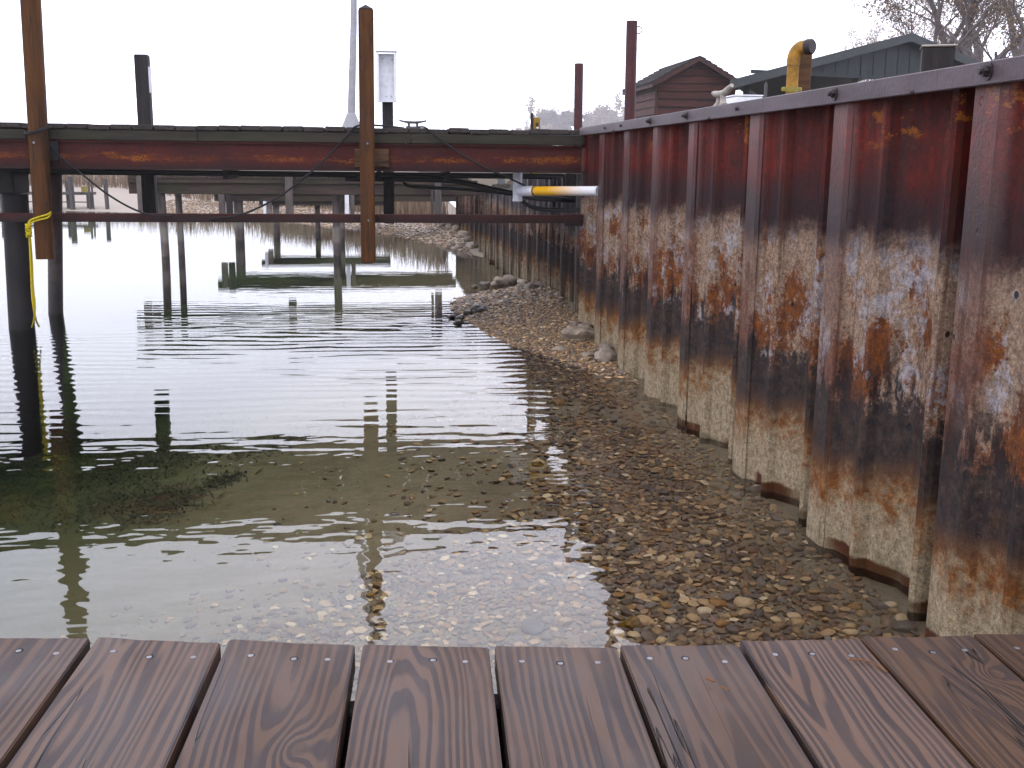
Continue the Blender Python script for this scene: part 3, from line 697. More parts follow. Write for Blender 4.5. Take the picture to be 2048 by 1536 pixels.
# cleats
def horn_cleat(label, c, L, H, mat, rz=0, fat=1.0):
    o = thing('cleat', label, 'cleat', c)
    c = Vector(c); rot = Matrix.Rotation(rz, 3, 'Z')
    def W(x, y, z): return c+rot @ Vector((x, y, z))
    k = L/2
    mb = MB().tube([W(-k, 0, H), W(-k*.6, 0, H*.86), W(-k*.2, 0, H*.78), W(k*.2, 0, H*.78), W(k*.6, 0, H*.86), W(k, 0, H)], [.0065*fat, .0085*fat, .011*fat, .011*fat, .0085*fat, .0065*fat], 10)
    mb.build('horn', mat, o)
    for s in (-1, 1):
        MB().tube([W(s*k*.40, 0, 0), W(s*k*.30, 0, H*.35), W(s*k*.30, 0, H*.80)], [.014*fat, .0095*fat, .012*fat], 10).build('leg', mat, o)
    MB().tube([W(-k*.52, 0, .004), W(k*.52, 0, .004)], .016*fat, 10).build('base', mat, o)
    return o
a = at(826, 258, 8.72)
horn_cleat('grey horn cleat on the dock edge beside the white box post', (a.x, 8.72, DT+.002), .215, .062, M['galv'])
# chunky cleat on the wall: wide waisted legs under a long horn
o = thing('cleat', 'chunky pale cast iron cleat on the cap of the rusty wall', 'cleat', (1.63, 4.98, 1.612))
cx, cyy, cz = 1.60, 5.08, 1.6115
mb = MB(); vs = []; n = 14
horn = [(-.085, .070, .009), (-.065, .066, .014), (-.025, .060, .017), (.025, .062, .017), (.070, .080, .015), (.100, .094, .010)]
MB().tube([(cx+.02*h_[0]/.12, cyy-h_[0], cz+h_[1]) for h_ in horn], [h_[2] for h_ in horn], 14).build('horn', M['castiron'], o)
for s in (-1, 1):
    MB().tube([(cx, cyy+s*.048, cz), (cx, cyy+s*.032, cz+.02), (cx, cyy+s*.026, cz+.045), (cx, cyy+s*.028, cz+.062)], [.026, .016, .013, .017], 14).build('leg', M['castiron'], o)
MB().box(cx-.030, cx+.030, cyy-.078, cyy+.078, cz, cz+.006).build('base', M['castiron'], o, .003)

# ropes
def rope(name, label, pts, r, mat, n=7, sub=6):
    P_ = [Vector(p) for p in pts]; out = []
    for i in range(len(P_)-1):
        p0, p1, p2_, p3 = P_[max(0, i-1)], P_[i], P_[i+1], P_[min(len(P_)-1, i+2)]
        for k in range(sub):
            t_ = k/sub
            out.append(.5*((2*p1)+(p2_-p0)*t_+(2*p0-5*p1+4*p2_-p3)*t_*t_+(3*p1-p0-3*p2_+p3)*t_**3))
    out.append(P_[-1])
    return tag(MB().tube(out, r, n).build(name, mat), label, 'rope')
Yf = YB-.035
def R2(x, y, Y=Yf): return at(x, y, Y)
rope('rope', 'black rope slung from the leaning post under the dock beam to the lower beam', [R2(92, 280), R2(120, 312), R2(160, 345), R2(210, 385), R2(260, 415), R2(305, 431), R2(345, 432, YB-.006)], .0075, M['blackrope'])
rope('rope', 'black rope rising from the lower beam over the front beam to the centre post', [R2(420, 437, YB-.008), R2(480, 430), R2(560, 392), R2(640, 328), R2(690, 276), R2(714, 252, YB-.03), R2(760, 251, YB+.03), R2(808, 256, YB+.2)], .0075, M['blackrope'])
rope('rope', 'black rope hanging from the dock cleat down to the white pipe tee', [at(838, 254, 8.70), at(852, 256, YB-.02), R2(880, 278), R2(925, 310), R2(975, 338), R2(1005, 350), R2(1030, 362, YB+.08), R2(1052, 372, YB+.15)], .0075, M['blackrope'])
c3 = at(70, 258, Yq); pts = []
for k in range(26):
    th = 2*math.pi*k/12.5
    pts.append((c3.x+.088*math.cos(th), Yq+.065+.095*math.sin(th), c3.z-.012+.022*math.cos(th)+.004*k/6-.02*math.sin(th)*-1))
rope('rope', 'black rope looped twice round the leaning mooring post', pts, .0075, M['blackrope'], sub=2)
yy_ = Yq-.012
ypts = [at(101, 424, yy_+.06), at(95, 429, yy_), at(75, 435, yy_), at(60, 441, yy_), at(56, 452, yy_-.005), at(58, 462, yy_-.01), at(60, 500, yy_), at(62, 545, yy_), at(64, 590, yy_), at(67, 615, yy_), at(72, 640, yy_+.05), at(78, 653, yy_+.25)]
yr = thing('yellow_rope', 'frayed yellow rope knotted round the leaning post and trailing into the water', 'rope', at(60, 460, yy_))
o = rope('strand', '', ypts, .0068, M['yellow_rope']); 
def repar(o, p):
    for k in ('label', 'category'):
        if k in o: del o[k]
    o.parent = p; o.matrix_parent_inverse = parent_inv(p)
repar(o, yr)
o = rope('strand', '', [at(101, 427, yy_+.06), at(96, 435, yy_), at(78, 440, yy_), at(64, 445, yy_), at(57, 455, yy_-.01), at(60, 470, yy_-.004), at(64, 520, yy_+.02), at(66, 570, yy_+.03), at(70, 612, yy_+.03), at(68, 640, yy_+.04), at(64, 654, yy_+.2)], .0068, M['yellow_rope']); repar(o, yr)
kp = at(57, 457, yy_-.02); kn = []
for k in range(40):
    th = k*.9; kn.append((kp.x+.017*math.cos(th), kp.y+.014*math.sin(th), kp.z+.035-.0024*k+.006*math.sin(k*2.1)))
o = rope('knot', '', kn, .0068, M['yellow_rope'], sub=2); repar(o, yr)

# PVC drain: tee behind the beam, pipe out to the wall
pv = thing('drain_pipe', 'white and ochre stained plastic drain pipe running from under the dock to the wall', 'pipe', (1.3, 8.6, 1.1))
Yt = 8.66; tc = at(1035, 382, Yt)
MB().tube([(tc.x, Yt, 1.30), (tc.x, Yt, tc.z-.066)], .0375, 22).build('tee', M['pvcgrey'], pv)
MB().tube([(tc.x, Yt, tc.z-.060), (tc.x, Yt, tc.z-.080)], .0405, 22).build('end_cap', M['pvcgrey'], pv)
e1 = Vector((1.600, 7.90, at(1200, 382, 7.9).z)); d = (e1-Vector((tc.x, Yt, tc.z)))
s0 = Vector((tc.x, Yt, tc.z))
MB().tube([s0, s0+d*.19], .0405, 22).build('tee_socket', M['pvcgrey'], pv)
MB().tube([s0+d*.18, s0+d*.97, s0+d], [.0355, .0355, .0385], 22).build('pipe', M['pvc'], pv)
MB().tube([s0+d*.225, s0+d*.240], .0372, 22).build('band', M['bolt'], pv)
# hoses under the dock
def hose(label, pts, r): return tag(rope('hose', '', pts, r, M['rubber'], 10), label, 'hose')
hose('thick black hose hung under the dock, curving down to the white tee', [at(690, 356, 9.2), at(720, 357, 9.2), at(800, 358, 9.2), at(885, 360, 9.15), at(930, 366, 9.1), at(990, 380, 9.0), at(1030, 388, 8.95), at(1075, 396, 9.0), at(1180, 402, 9.2)], .024)
hose('thinner black hose bent under the dock below the thick hose', [at(795, 350, 9.3), at(806, 362, 9.3), at(818, 372, 9.3), at(860, 375, 9.3), at(930, 379, 9.3), at(1000, 385, 9.2), at(1040, 392, 9.1)], .014)
hose('black hose looping low beside the tee toward the wall', [at(1040, 396, 8.85), at(1052, 408, 8.85), at(1075, 417, 8.85), at(1110, 420, 8.8), at(1165, 420, 8.75)], .018)
hb = thing('utility_box', 'small pale junction box hanging under the dock beside the tee', 'box', at(1005, 375, 9.0))
a, b = at(985, 369, 9.0), at(1022, 377, 9.0); MB().box(a.x, b.x, 9.0, 9.08, b.z, a.z).build('case', M['castiron'], hb, .004)
a, b = at(996, 358, 9.02), at(1010, 369, 9.02); MB().box(a.x, b.x, 9.02, 9.06, b.z, a.z).build('bracket', M['pvcgrey'], hb, .003)

# ------------------------------------------------------------------ steel posts and fittings on the wall
sp = thing('steel_post', 'tall maroon steel pipe post with small ring near its top, on the wall', 'post', (1.72, 7.2, 1.55))
a, b = at(1264, 42, 7.2), at(1259, 250, 7.2)
MB().tube([(b.x, 7.2, 1.50), (a.x, 7.2, a.z)], .0365, 20).build('pipe', M['rustpost'], sp)
c = at(1279, 60, 7.2); ring = [(c.x-.004+.022*math.cos(t_*.4), 7.2, c.z+.022*math.sin(t_*.4)) for t_ in range(17)]
MB().tube(ring, .0035, 8).build('ring', M['bolt'], sp)
sp = thing('steel_post', 'shorter dark steel pipe post where the dock meets the wall', 'post', (1.72, 9.4, 1.5))
a, b = at(1158, 127, 9.4), at(1156, 270, 9.4)
MB().tube([(b.x, 9.4, 1.45), (a.x, 9.4, a.z)], .0375, 20).build('pipe', M['rustpost'], sp)
# ochre standpipe with elbow strapped to a wooden post
yp = thing('standpipe', 'ochre painted standpipe with elbow and black cap strapped to a wooden post', 'standpipe', (1.93, 5.2, 1.55))
Yy = 5.25; b = at(1585, 187, Yy); e = at(1588, 118, Yy); r_ = .0285
MB().tube([(b.x-.004, Yy, 1.50), (e.x-.002, Yy, e.z-.004)], r_, 22).build('pipe', M['yellowpipe'], yp)
arc = [Vector((e.x-.002, Yy, e.z-.03))]
for k in range(7):
    th = math.pi/2*k/6; arc.append(Vector((e.x-.002+.045*(1-math.cos(th))*.8, Yy-.045*(1-math.cos(th))*.55, e.z-.004+.058*math.sin(th))))
arc.append(arc[-1]+Vector((.018, -.014, .0)))
MB().tube(arc, r_*1.12, 22).build('elbow', M['yellowpipe'], yp)
v = (arc[-1]-arc[-2]).normalized(); v = Vector((.55, -.83, 0))
MB().tube([arc[-1]-v*.006, arc[-1]+v*.02, arc[-1]+v*.026], [.037, .037, .031], 22).build('cap', M['bolt'], yp)
cl = at(1584, 179, Yy); MB().tube([(cl.x-.003, Yy, cl.z-.012), (cl.x-.003, Yy, cl.z+.012)], r_*1.14, 22).build('clamp', M['yellowclamp'], yp)
for s in (-1, 1):
    MB().box(cl.x-.003+s*.040-.012, cl.x-.003+s*.040+.012, Yy-.008, Yy+.002, cl.z-.011, cl.z+.011).build('clamp_ear', M['yellowclamp'], yp, .004)
wp = thing('wooden_post', 'square weathered brown post behind the ochre standpipe', 'post', (2.03, 5.4, 1.5))
a, b = at(1598, 86, Yy+.06), at(1625, 88, Yy+.06)
MB().box(a.x, b.x, Yy+.05, Yy+.14, 1.45, a.z).build('shaft', M['blockwood'], wp, .004)
# squat capped post near the right edge
gp = thing('square_post', 'squat grey square post with pale cap behind the wall near the right edge', 'post', (1.95, 3.7, 1.5))
Yg = 3.62; a, b, c = at(1866, 92, Yg), at(1928, 95, Yg), at(1880, 130, Yg)
pc_ = Vector(((a.x+b.x)/2, Yg+.07, 0)); ro_ = Matrix.Rotation(R_(-24), 3, 'Z'); hw_ = (b.x-a.x)/2*.95
def sq(h, z): return [tuple(pc_+ro_ @ Vector((sx_*h, sy_*h, 0))+Vector((0, 0, z))) for sx_, sy_ in ((-1, -1), (1, -1), (1, 1), (-1, 1))]
MB().hexa(sq(hw_*.93, 1.5)+sq(hw_, a.z)).build('shaft', M['darkpost'], gp, .004)
MB().hexa(sq(hw_+.005, a.z+.001)+sq(hw_+.005, a.z+.008)).build('cap', M['castiron'], gp, .003)
# white chest, thin stake behind the wall; small yellow box by the dock end
wb = thing('dock_chest', 'low white chest behind the wall beside the shed', 'chest', (3.4, 9.0, 1.5))
a, b = at(1471, 189, 9.0), at(1526, 193, 9.0)
MB().box(a.x, b.x, 9.0, 9.35, 1.5, a.z-.013).build('body', M['white'], wb, .01); MB().box(a.x-.003, b.x+.003, 8.996, 9.354, a.z-.012, a.z).build('lid', M['white'], wb, .003)
st = thing('stake', 'thin grey metal stake standing beside the white chest', 'stake', (3.5, 8.8, 1.5))
a = at(1533, 168, 8.8); MB().box(a.x-.011, a.x+.011, 8.8, 8.82, 1.5, a.z).build('shaft', M['galv'], st, .002)
MB().tube([(a.x, 8.81, a.z), (a.x, 8.81, a.z+.02)], .007, 8).build('tip', M['galv'], st)
ys_ = thing('power_pedestal', 'small ochre power pedestal box beyond the dock deck', 'pedestal', (1.2, 13.5, 1.2))
Yk = 12.6; a, b = at(1068, 235, Yk), at(1080, 262, Yk)
MB().box(a.x, b.x, Yk, Yk+.10, lawn_z(2, 12)-.2, a.z).build('case', M['yellowbox'], ys_, .006)
c = at(1074, 249, Yk); MB().box(c.x-.016, c.x+.016, Yk-.006, Yk+.001, c.z-.02, c.z+.02).build('outlet', M['bolt'], ys_, .003)
c = at(1075, 255, Yk); MB().box(c.x-.012, c.x+.012, Yk-.007, Yk-.0065+.006, c.z-.010, c.z+.004).build('label_plate', M['white'], ys_)
ps = thing('wooden_stake', 'short dark stake beside the ochre pedestal beyond the dock', 'stake', (1.1, 12.7, 1.2))
a, b = at(1062, 227, Yk+.05), at(1067, 262, Yk+.05); MB().box(a.x, b.x, Yk+.05, Yk+.085, 1.0, a.z).build('shaft', M['darkpost'], ps, .003)
MB().box(a.x-.002, b.x+.002, Yk+.048, Yk+.087, a.z+.0005, a.z+.006).build('tip', M['darkpost'], ps)

# ------------------------------------------------------------------ docks farther back
def far_dock(name, label, Y, width, xl, xr, ztop, fh, bh, piles, hang, mat=M['oldwood'], skew=0.0):
    o = thing('dock', label, 'dock', ((xl+xr)/2, Y+width/2, 0))
    r = random.Random(int(Y*10))
    def yy(x): return Y+skew*(x-xl)
    def bar(nm, a, b, dy0, dy1, z0, z1, m):
        return MB().hexa([(a, yy(a)+dy0, z0), (b, yy(b)+dy0, z0), (b, yy(b)+dy1, z0), (a, yy(a)+dy1, z0), (a, yy(a)+dy0, z1), (b, yy(b)+dy0, z1), (b, yy(b)+dy1, z1), (a, yy(a)+dy1, z1)]).build(nm, m, o, .006)
    bar('fascia_board', xl, xr, -.04, 0, ztop-fh, ztop-.036, mat)
    bar('front_beam', xl, xr, .001, .09, ztop-fh-bh, ztop-fh+.06, mat)
    bar('rear_beam', xl+.05, xr, width-.09, width, ztop-fh-bh, ztop-.036, mat)
    n = int((xr-xl)/.152)
    bd = MB().box(-.071, .071, -.05, width+.04, -.034, 0).build('deck_board', M['oldwood'], None)
    me = bd.data; bpy.data.objects.remove(bd)
    for k in range(n):
        x = xl+.076+.152*k; b = link('deck_board', me, o, (x, yy(x), ztop+r.uniform(-.004, .004)))
    for x, rad, dy, lean in piles:
        MB().tube([(x+lean, yy(x)+dy, bed_z(x, yy(x))-.3), (x+lean*.5, yy(x)+dy, .3), (x, yy(x)+dy, ztop-fh)], [rad*1.0, rad*1.04, rad], 12).build('pile', M['oldpile'], o)
    for x, hw, z0, z1, dy, m in hang:
        MB().box(x-hw, x+hw, yy(x)+dy-.05, yy(x)+dy+.04, z0, z1).build('fender_post', m, o, .005)
    return o
far_dock('d2', 'mossy wooden dock behind the steel one, two slim piles at its left end', 15.7, 1.1, -3.44, 1.40, 1.125, .10, .15,
         [(-3.03, .055, .1, .03), (-2.85, .046, .4, .01), (-.62, .055, .3, 0)],
         [(-3.25, .05, .64, 1.2, -.10, M['oldpile']), (-3.13, .05, .68, 1.10, -.1, M['oldpile']), (-1.25, .052, .60, 1.16, -.1, M['oldpile']), (.83, .048, .50, 1.15, -.1, M['greypost']), (.745, .016, .52, .95, -.1, M['greypost'])])
far_dock('d3', 'lower wooden dock beyond the mossy one, stepping back toward the beach', 18.9, 1.0, -2.76, 1.33, .845, .07, .11,
         [(-2.39, .078, .15, .01), (-.66, .05, .3, 0)],
         [(-2.62, .05, .36, .84, -.1, M['oldpile']), (-2.50, .05, .36, .86, -.1, M['pile']), (-.55, .035, .42, .84, -.1, M['white']), (-.46, .035, .42, .84, -.1, M['oldpile'])], skew=.06)  # white fender post: a post's lit side put in as colour
far_dock('d4', 'lowest and farthest small wooden dock just off the beach', 21.0, .9, -2.24, .2, .625, .05, .06,
         [(-1.95, .06, .1, 0), (-1.2, .05, .5, 0)], [(-2.13, .028, .36, .66, -.1, M['white']), (-2.05, .045, .30, .62, -.09, M['oldpile'])], skew=.03)  # white strip beside the dark post paints its lit side
MB_ = None
def far_post(label, x, y, r, z1, mat=M['greypost']):
    o = thing('wooden_pile', label, 'pile', (x, y, -.5)); z0 = bed_z(x, y)-.3
    MB().tube([(x+.02, y, z0), (x+.012, y, .1), (x, y, z1)], [r*.85, r*.9, r], 10).build('shaft', mat, o)
    MB().tube([(x, y, z1+.0005), (x, y, z1+.008)], [r*1.02, r*.9], 10).build('top', mat, o); return o
far_post('tallest of the hazy grey piles far off at the left', at(140, 353, 30).x, 30, .075, at(140, 353, 30).z)
far_post('left of two slim hazy piles standing close together far off', at(177, 364, 30).x, 30, .028, at(177, 364, 30).z)
far_post('right of two slim hazy piles standing close together far off', at(183, 366, 30).x, 30, .024, at(183, 366, 30).z)
far_post('rightmost hazy grey pile far off, standing alone', at(210, 358, 30).x, 30, .058, at(210, 358, 30).z)
far_post('short hazy pile behind the tallest far pile', at(133, 363, 30.4).x, 30.4, .05, at(133, 362, 30.4).z)
far_post('hazy pale pile far off at the left picture edge', at(6, 388, 27).x, 27, .10, at(6, 388, 27).z)
fr_ = thing('walkway', 'hazy low walkway of two rails running between the far piles', 'walkway', (-8.6, 30, .1))
a, b = at(20, 382, 30.12), at(183, 383, 30.12)
MB().box(a.x, b.x, 30.1, 30.6, .40, .47).build('rail', M['greypost'], fr_)
MB().box(a.x, b.x, 30.1, 30.2, .20, .225).build('rail', M['greypost'], fr_)
a = at(178, 390, 30.1); MB().box(a.x-.07, a.x+.09, 30.08, 30.12, .05, .40).build('brace_board', M['greypost'], fr_)
a, b = at(164, 374, 30.3), at(176, 381, 30.3); o = thing('box', 'tiny pale yellow box on the hazy far walkway', 'box', a)
MB().box(a.x, b.x, 30.2, 30.4, .47, a.z).build('case', M['yellowclamp'], o); MB().box(a.x-.01, b.x+.01, 30.19, 30.41, a.z+.0005, a.z+.02).build('lid', M['yellowclamp'], o)

# ------------------------------------------------------------------ shed
shed = thing('shed', 'small brown lap sided shed with shingled gable roof behind the wall', 'shed', (6.9, 24, 1.8))
Ys = 24.0; gl_, gr_ = at(1312, 170, Ys).x, at(1470, 170, Ys).x; mid = (gl_+gr_)/2
zb = 1.75; ze = at(1312, 163, Ys).z; zr = at(1395, 118, Ys).z; depth = 2.6; side = -.55   # plan is skewed toward the left a little
MB().box(gl_+.02, gr_-.02, Ys+.03, Ys+depth, zb, ze).build('wall', M['blacksteel_lapshade'], shed)  # near-black backing paints the shadow lines between the lap boards
MB().prism([(gl_+.02, ze), (gr_-.02, ze), (mid, zr-.03)], 'y', Ys+.03, Ys+depth).build('gable', M['blacksteel_lapshade'], shed)  # same near-black backing, lap shadow in the gable
ex = .168; k = 0; z = zb
while z < zr-.05:
    z2 = min(z+ex-.022, zr-.02)
    def half(zz_): return (gr_-gl_)/2-.05 if zz_ < ze else max(.02, ((gr_-gl_)/2-.03)*(zr-zz_)/(zr-ze)-.03)
    h1, h2 = half(z), half(z2)
    MB().hexa([(mid-h1, Ys-.016, z), (mid+h1, Ys-.016, z), (mid+h1, Ys+.028, z), (mid-h1, Ys+.028, z), (mid-h2, Ys+.018, z2), (mid+h2, Ys+.018, z2), (mid+h2, Ys+.028, z2), (mid-h2, Ys+.028, z2)]).build('siding_board', M['siding'], shed)
    if z2 < ze+.02:
        MB().hexa([(gl_-.012, Ys+.06, z), (gl_+.02, Ys+.06, z), (gl_+.02, Ys+depth-.05, z), (gl_-.012, Ys+depth-.05, z), (gl_+.008, Ys+.06, z2), (gl_+.02, Ys+.06, z2), (gl_+.02, Ys+depth-.05, z2), (gl_+.008, Ys+depth-.05, z2)]).build('siding_board', M['siding'], shed)
    z += ex
for xx in (gl_-.02, gr_-.06): MB().box(xx, xx+.08, Ys-.012, Ys+.05, zb, ze+.02).build('corner_trim', M['sidetrim'], shed, .004)
ov = .14; pit_ = (zr-ze)/((gr_-gl_)/2)
for s in (-1, 1):
    xo = mid+s*((gr_-gl_)/2+ov); zo = ze-pit_*ov
    roof = MB().hexa([(mid, Ys-.22, zr+.005), (xo, Ys-.22, zo+.005), (xo, Ys+depth+.15, zo+.005), (mid, Ys+depth+.15, zr+.005), (mid, Ys-.22, zr+.045), (xo, Ys-.22, zo+.045), (xo, Ys+depth+.15, zo+.045), (mid, Ys+depth+.15, zr+.045)]).build('roof', M['shingle'], shed)
    MB().hexa([(mid, Ys-.232, zr-.06), (xo, Ys-.232, zo-.06), (xo, Ys-.221, zo-.06), (mid, Ys-.221, zr-.06), (mid, Ys-.232, zr+.035), (xo, Ys-.232, zo+.035), (xo, Ys-.221, zo+.035), (mid, Ys-.221, zr+.035)]).build('rake_board', M['sidetrim'], shed)
    nsh = 8
    for q in range(nsh):
        t0, t1 = q/nsh, (q+1)/nsh; xa, xb = lerp(xo, mid, t0), lerp(xo, mid, t1); za, zb_ = lerp(zo, zr, t0), lerp(zo, zr, t1)
        MB().hexa([(xa-s*-.012, Ys-.235, za+.046), (xb, Ys-.235, zb_+.046), (xb, Ys+depth+.16, zb_+.046), (xa-s*-.012, Ys+depth+.16, za+.046), (xa-s*-.012, Ys-.235, za+.074), (xb, Ys-.235, zb_+.053), (xb, Ys+depth+.16, zb_+.053), (xa-s*-.012, Ys+depth+.16, za+.074)]).build('shingle_course', M['shingle'], shed)
    MB().box(min(xo, xo-s*.03), max(xo, xo-s*.03), Ys-.22, Ys+depth+.15, zo-.06, zo+.004).build('eave_board', M['sidetrim'], shed)

# ------------------------------------------------------------------ pavilion
pav = thing('pavilion', 'large dark green metal pavilion with gable roof and open dark side', 'pavilion', (15.5, 23, 1.8))
k_ = .72
PL, PR_, PT = at(1484, 163, 30*k_), at(2100, 190, 33.5*k_), at(1822, 74, 31.7*k_)
base = Vector((PL.x, PL.y, 0)); ux = Vector((PR_.x-PL.x, PR_.y-PL.y, 0)); Wd = ux.length; ux.normalize(); uy = Vector((math.sin(R_(24)), math.cos(R_(24)), 0))
ze_, zr_ = PL.z, PT.z
def W(u, v_, z): p = base+ux*u+uy*v_; return (p.x, p.y, z)
def wbox(u0, u1, v0, v1, z0, z1): return MB().hexa([W(u0,v0,z0),W(u1,v0,z0),W(u1,v1,z0),W(u0,v1,z0),W(u0,v0,z1),W(u1,v0,z1),W(u1,v1,z1),W(u0,v1,z1)])
LEN = 9.0
def rz(u): return ze_+(zr_-ze_)*(1-abs(u-Wd/2)/(Wd/2))
zt_ = ze_+.24
for s in (0, 1):
    u0 = -.25 if s == 0 else Wd+.25; zz0 = ze_-(zr_-ze_)*.25/(Wd/2)
    MB().hexa([W(u0,-.3,zz0),W(Wd/2,-.3,zr_),W(Wd/2,LEN,zr_),W(u0,LEN,zz0),W(u0,-.3,zz0+.06),W(Wd/2,-.3,zr_+.06),W(Wd/2,LEN,zr_+.06),W(u0,LEN,zz0+.06)]).build('roof', M['greenroof'], pav)
    MB().hexa([W(u0,-.33,zz0-.12),W(Wd/2,-.33,zr_-.12),W(Wd/2,-.302,zr_-.12),W(u0,-.302,zz0-.12),W(u0,-.33,zz0+.05),W(Wd/2,-.33,zr_+.05),W(Wd/2,-.302,zr_+.05),W(u0,-.302,zz0+.05)]).build('rake_trim', M['greentrim'], pav)
npan = 26
for q in range(npan):
    u0, u1 = Wd*q/npan, Wd*(q+1)/npan
    z0a, z0b = rz(u0), rz(u1)
    if min(z0a, z0b) <= zt_+.03: continue
    MB().hexa([W(u0+.012,-.02,zt_),W(u1-.012,-.02,zt_),W(u1-.012,.03,zt_),W(u0+.012,.03,zt_),W(u0+.012,-.02,z0a-.01),W(u1-.012,-.02,z0b-.01),W(u1-.012,.03,z0b-.01),W(u0+.012,.03,z0a-.01)]).build('wall_panel', M['green'], pav)
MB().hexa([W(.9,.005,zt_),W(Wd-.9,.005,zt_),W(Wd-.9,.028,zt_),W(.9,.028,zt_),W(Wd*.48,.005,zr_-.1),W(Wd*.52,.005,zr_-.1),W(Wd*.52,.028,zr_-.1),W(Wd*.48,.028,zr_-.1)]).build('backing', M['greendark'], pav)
wbox(.2, Wd-.2, -.03, .06, zt_-.07, zt_-.001).build('tie_beam', M['green'], pav)
for u in (.1, Wd/3, 2*Wd/3, Wd-.1):
    for v_ in (.15, LEN-.3): wbox(u-.07, u+.07, v_-.07, v_+.07, 1.6, ze_-.02 if u < .5 or u > Wd-.5 else zt_-.07).build('pavilion_post', M['greendark'], pav)
wbox(0, Wd, LEN-.15, LEN-.1, 1.6, ze_).build('rear_wall', M['greendark'], pav)
wbox(Wd-.06, Wd-.01, .3, LEN-.4, 1.6, ze_-.05).build('side_wall', M['greendark'], pav)
wbox(.0, .05, .3, LEN-.4, ze_-.55, ze_-.05).build('side_wall', M['green'], pav)

# ------------------------------------------------------------------ trees
def grow(seed, H, spread, levels=6, leaves=1200, leafsize=.09, lean=0):
    r = random.Random(seed); tr, lf = MB(), MB(); tips = []
    def br(p, d, L, rad, lvl):
        pts = [p]; rads = [rad]; q = p.copy(); dd = d.copy(); ns = 4 if lvl < 2 else 3
        for k in range(ns):
            dd = (dd+Vector((r.uniform(-1, 1), r.uniform(-1, 1), r.uniform(-.5, .8)))*(.10+.05*lvl)).normalized()
            q = q+dd*L/ns; pts.append(q.copy()); rads.append(rad*(1-.45*(k+1)/ns))
        tr.tube(pts, rads, 7 if lvl < 2 else (5 if lvl < 4 else 3), cap=False)
        if lvl >= levels-2: tips.extend(pts[1:])
        if lvl >= levels: return
        nc = r.choice([2, 3, 3]) if lvl else r.choice([4, 5])
        for c in range(nc):
            i = r.randint(max(1, ns-2), ns) if lvl else r.randint(1, ns)
            a = r.uniform(0, 2*math.pi); sp_ = r.uniform(.45, .95)*spread
            side = Vector((math.cos(a), math.sin(a), r.uniform(-.15, .55)))
            nd = (dd+side*sp_).normalized()
            br(pts[i], nd, L*r.uniform(.58, .82), rads[i]*r.uniform(.58, .78), lvl+1)
    br(Vector((0, 0, -.3)), Vector((lean, 0, 1)).normalized(), H*.34, H*.024, 0)
    for k in range(leaves):
        p = r.choice(tips)+Vector((r.gauss(0, .12), r.gauss(0, .12), r.gauss(0, .12))); s = leafsize*r.uniform(.5, 1.2)
        a = Vector((r.uniform(-1, 1), r.uniform(-1, 1), r.uniform(-1, 1))).normalized(); b = a.orthogonal().normalized()
        lf.add([p, p+a*s+b*s*.4, p+a*s*1.6, p+a*s-b*s*.4], [(0, 1, 2, 3)])
    return tr, lf
def tree_proto(seed, H, spread, levels, leaves, ls):
    a, b = grow(seed, H, spread, levels, leaves, ls); out = []
    for mb, nm, mt in ((a, 'trunk', M['bark']), (b, 'crown', M['leaf'])):
        o = mb.build(nm, mt); out.append(o.data); bpy.data.objects.remove(o)
    return out
protos = [tree_proto(11, 10, .95, 7, 12000, .06), tree_proto(23, 10, 1.05, 7, 12000, .06), tree_proto(37, 10, .9, 7, 12000, .06), tree_proto(51, 10, .9, 6, 9000, .27), tree_proto(63, 10, 1.0, 6, 9000, .27)]
def tree(label, proto, loc, s, rot, group):
    o = thing('bare_tree', label, 'tree', loc, group); o.rotation_euler = (0, 0, rot); o.scale = (s, s, s*1.0)
    for nm, me in zip(('trunk', 'crown'), protos[proto]):
        c = bpy.data.objects.new(nm, me); COL.objects.link(c); c.parent = o
G1, G2 = 'bare trees behind the pavilion', 'fog grey trees beyond the dock'
def tloc(px, D): p = at(px, 300, D); return (p.x, p.y, 1.6)
tree('bare tree with tan leaves rising behind the right end of the pavilion roof', 0, tloc(1880, 36), 1.15, .4, G1)
tree('bare tree with tan leaves at the right picture edge above the wall', 1, tloc(2040, 33), 1.2, 2.0, G1)
tree('low bare tree peeking over the pavilion ridge, left of the bigger trees', 2, tloc(1800, 48), 1.0, 1.0, G1)
tree('small faint bush crown showing above the pavilion roof slope', 2, tloc(1730, 55), .85, 4.4, G1)
tree('second bare tree between the two tall ones behind the pavilion', 2, tloc(1960, 40), 1.35, 3.1, G1)
far_t = [(1030, 430, 1.75, 'faintest low foggy tree at the left end of the far grove'), (1068, 420, 2.15, 'foggy tree just behind the ochre pedestal'), (1105, 425, 2.6, 'foggy tree left of the short steel post'),
         (1150, 415, 2.8, 'foggy tree behind the short steel post'), (1190, 420, 2.75, 'foggy tree between the two steel posts, left one'), (1232, 425, 2.6, 'foggy tree between the two steel posts, right one'), (1275, 410, 2.5, 'foggy tree behind the shed and tall steel post'),
         (1048, 445, 1.35, 'low foggy shrub left of the ochre pedestal'), (1088, 450, 1.6, 'low foggy shrub right of the ochre pedestal'), (1127, 445, 1.8, 'low foggy shrub left of the short steel post'), (1172, 450, 1.9, 'low foggy shrub just right of the short steel post'), (1212, 445, 1.9, 'low foggy shrub mid way between the steel posts'), (1246, 450, 1.8, 'low foggy shrub at the tall steel post foot')]
for q, (px, D, s, lab) in enumerate(far_t):
    p = at(px, 300, D); tree(lab, 3+q % 2, (p.x, p.y, .6), s, q*1.3, G2)

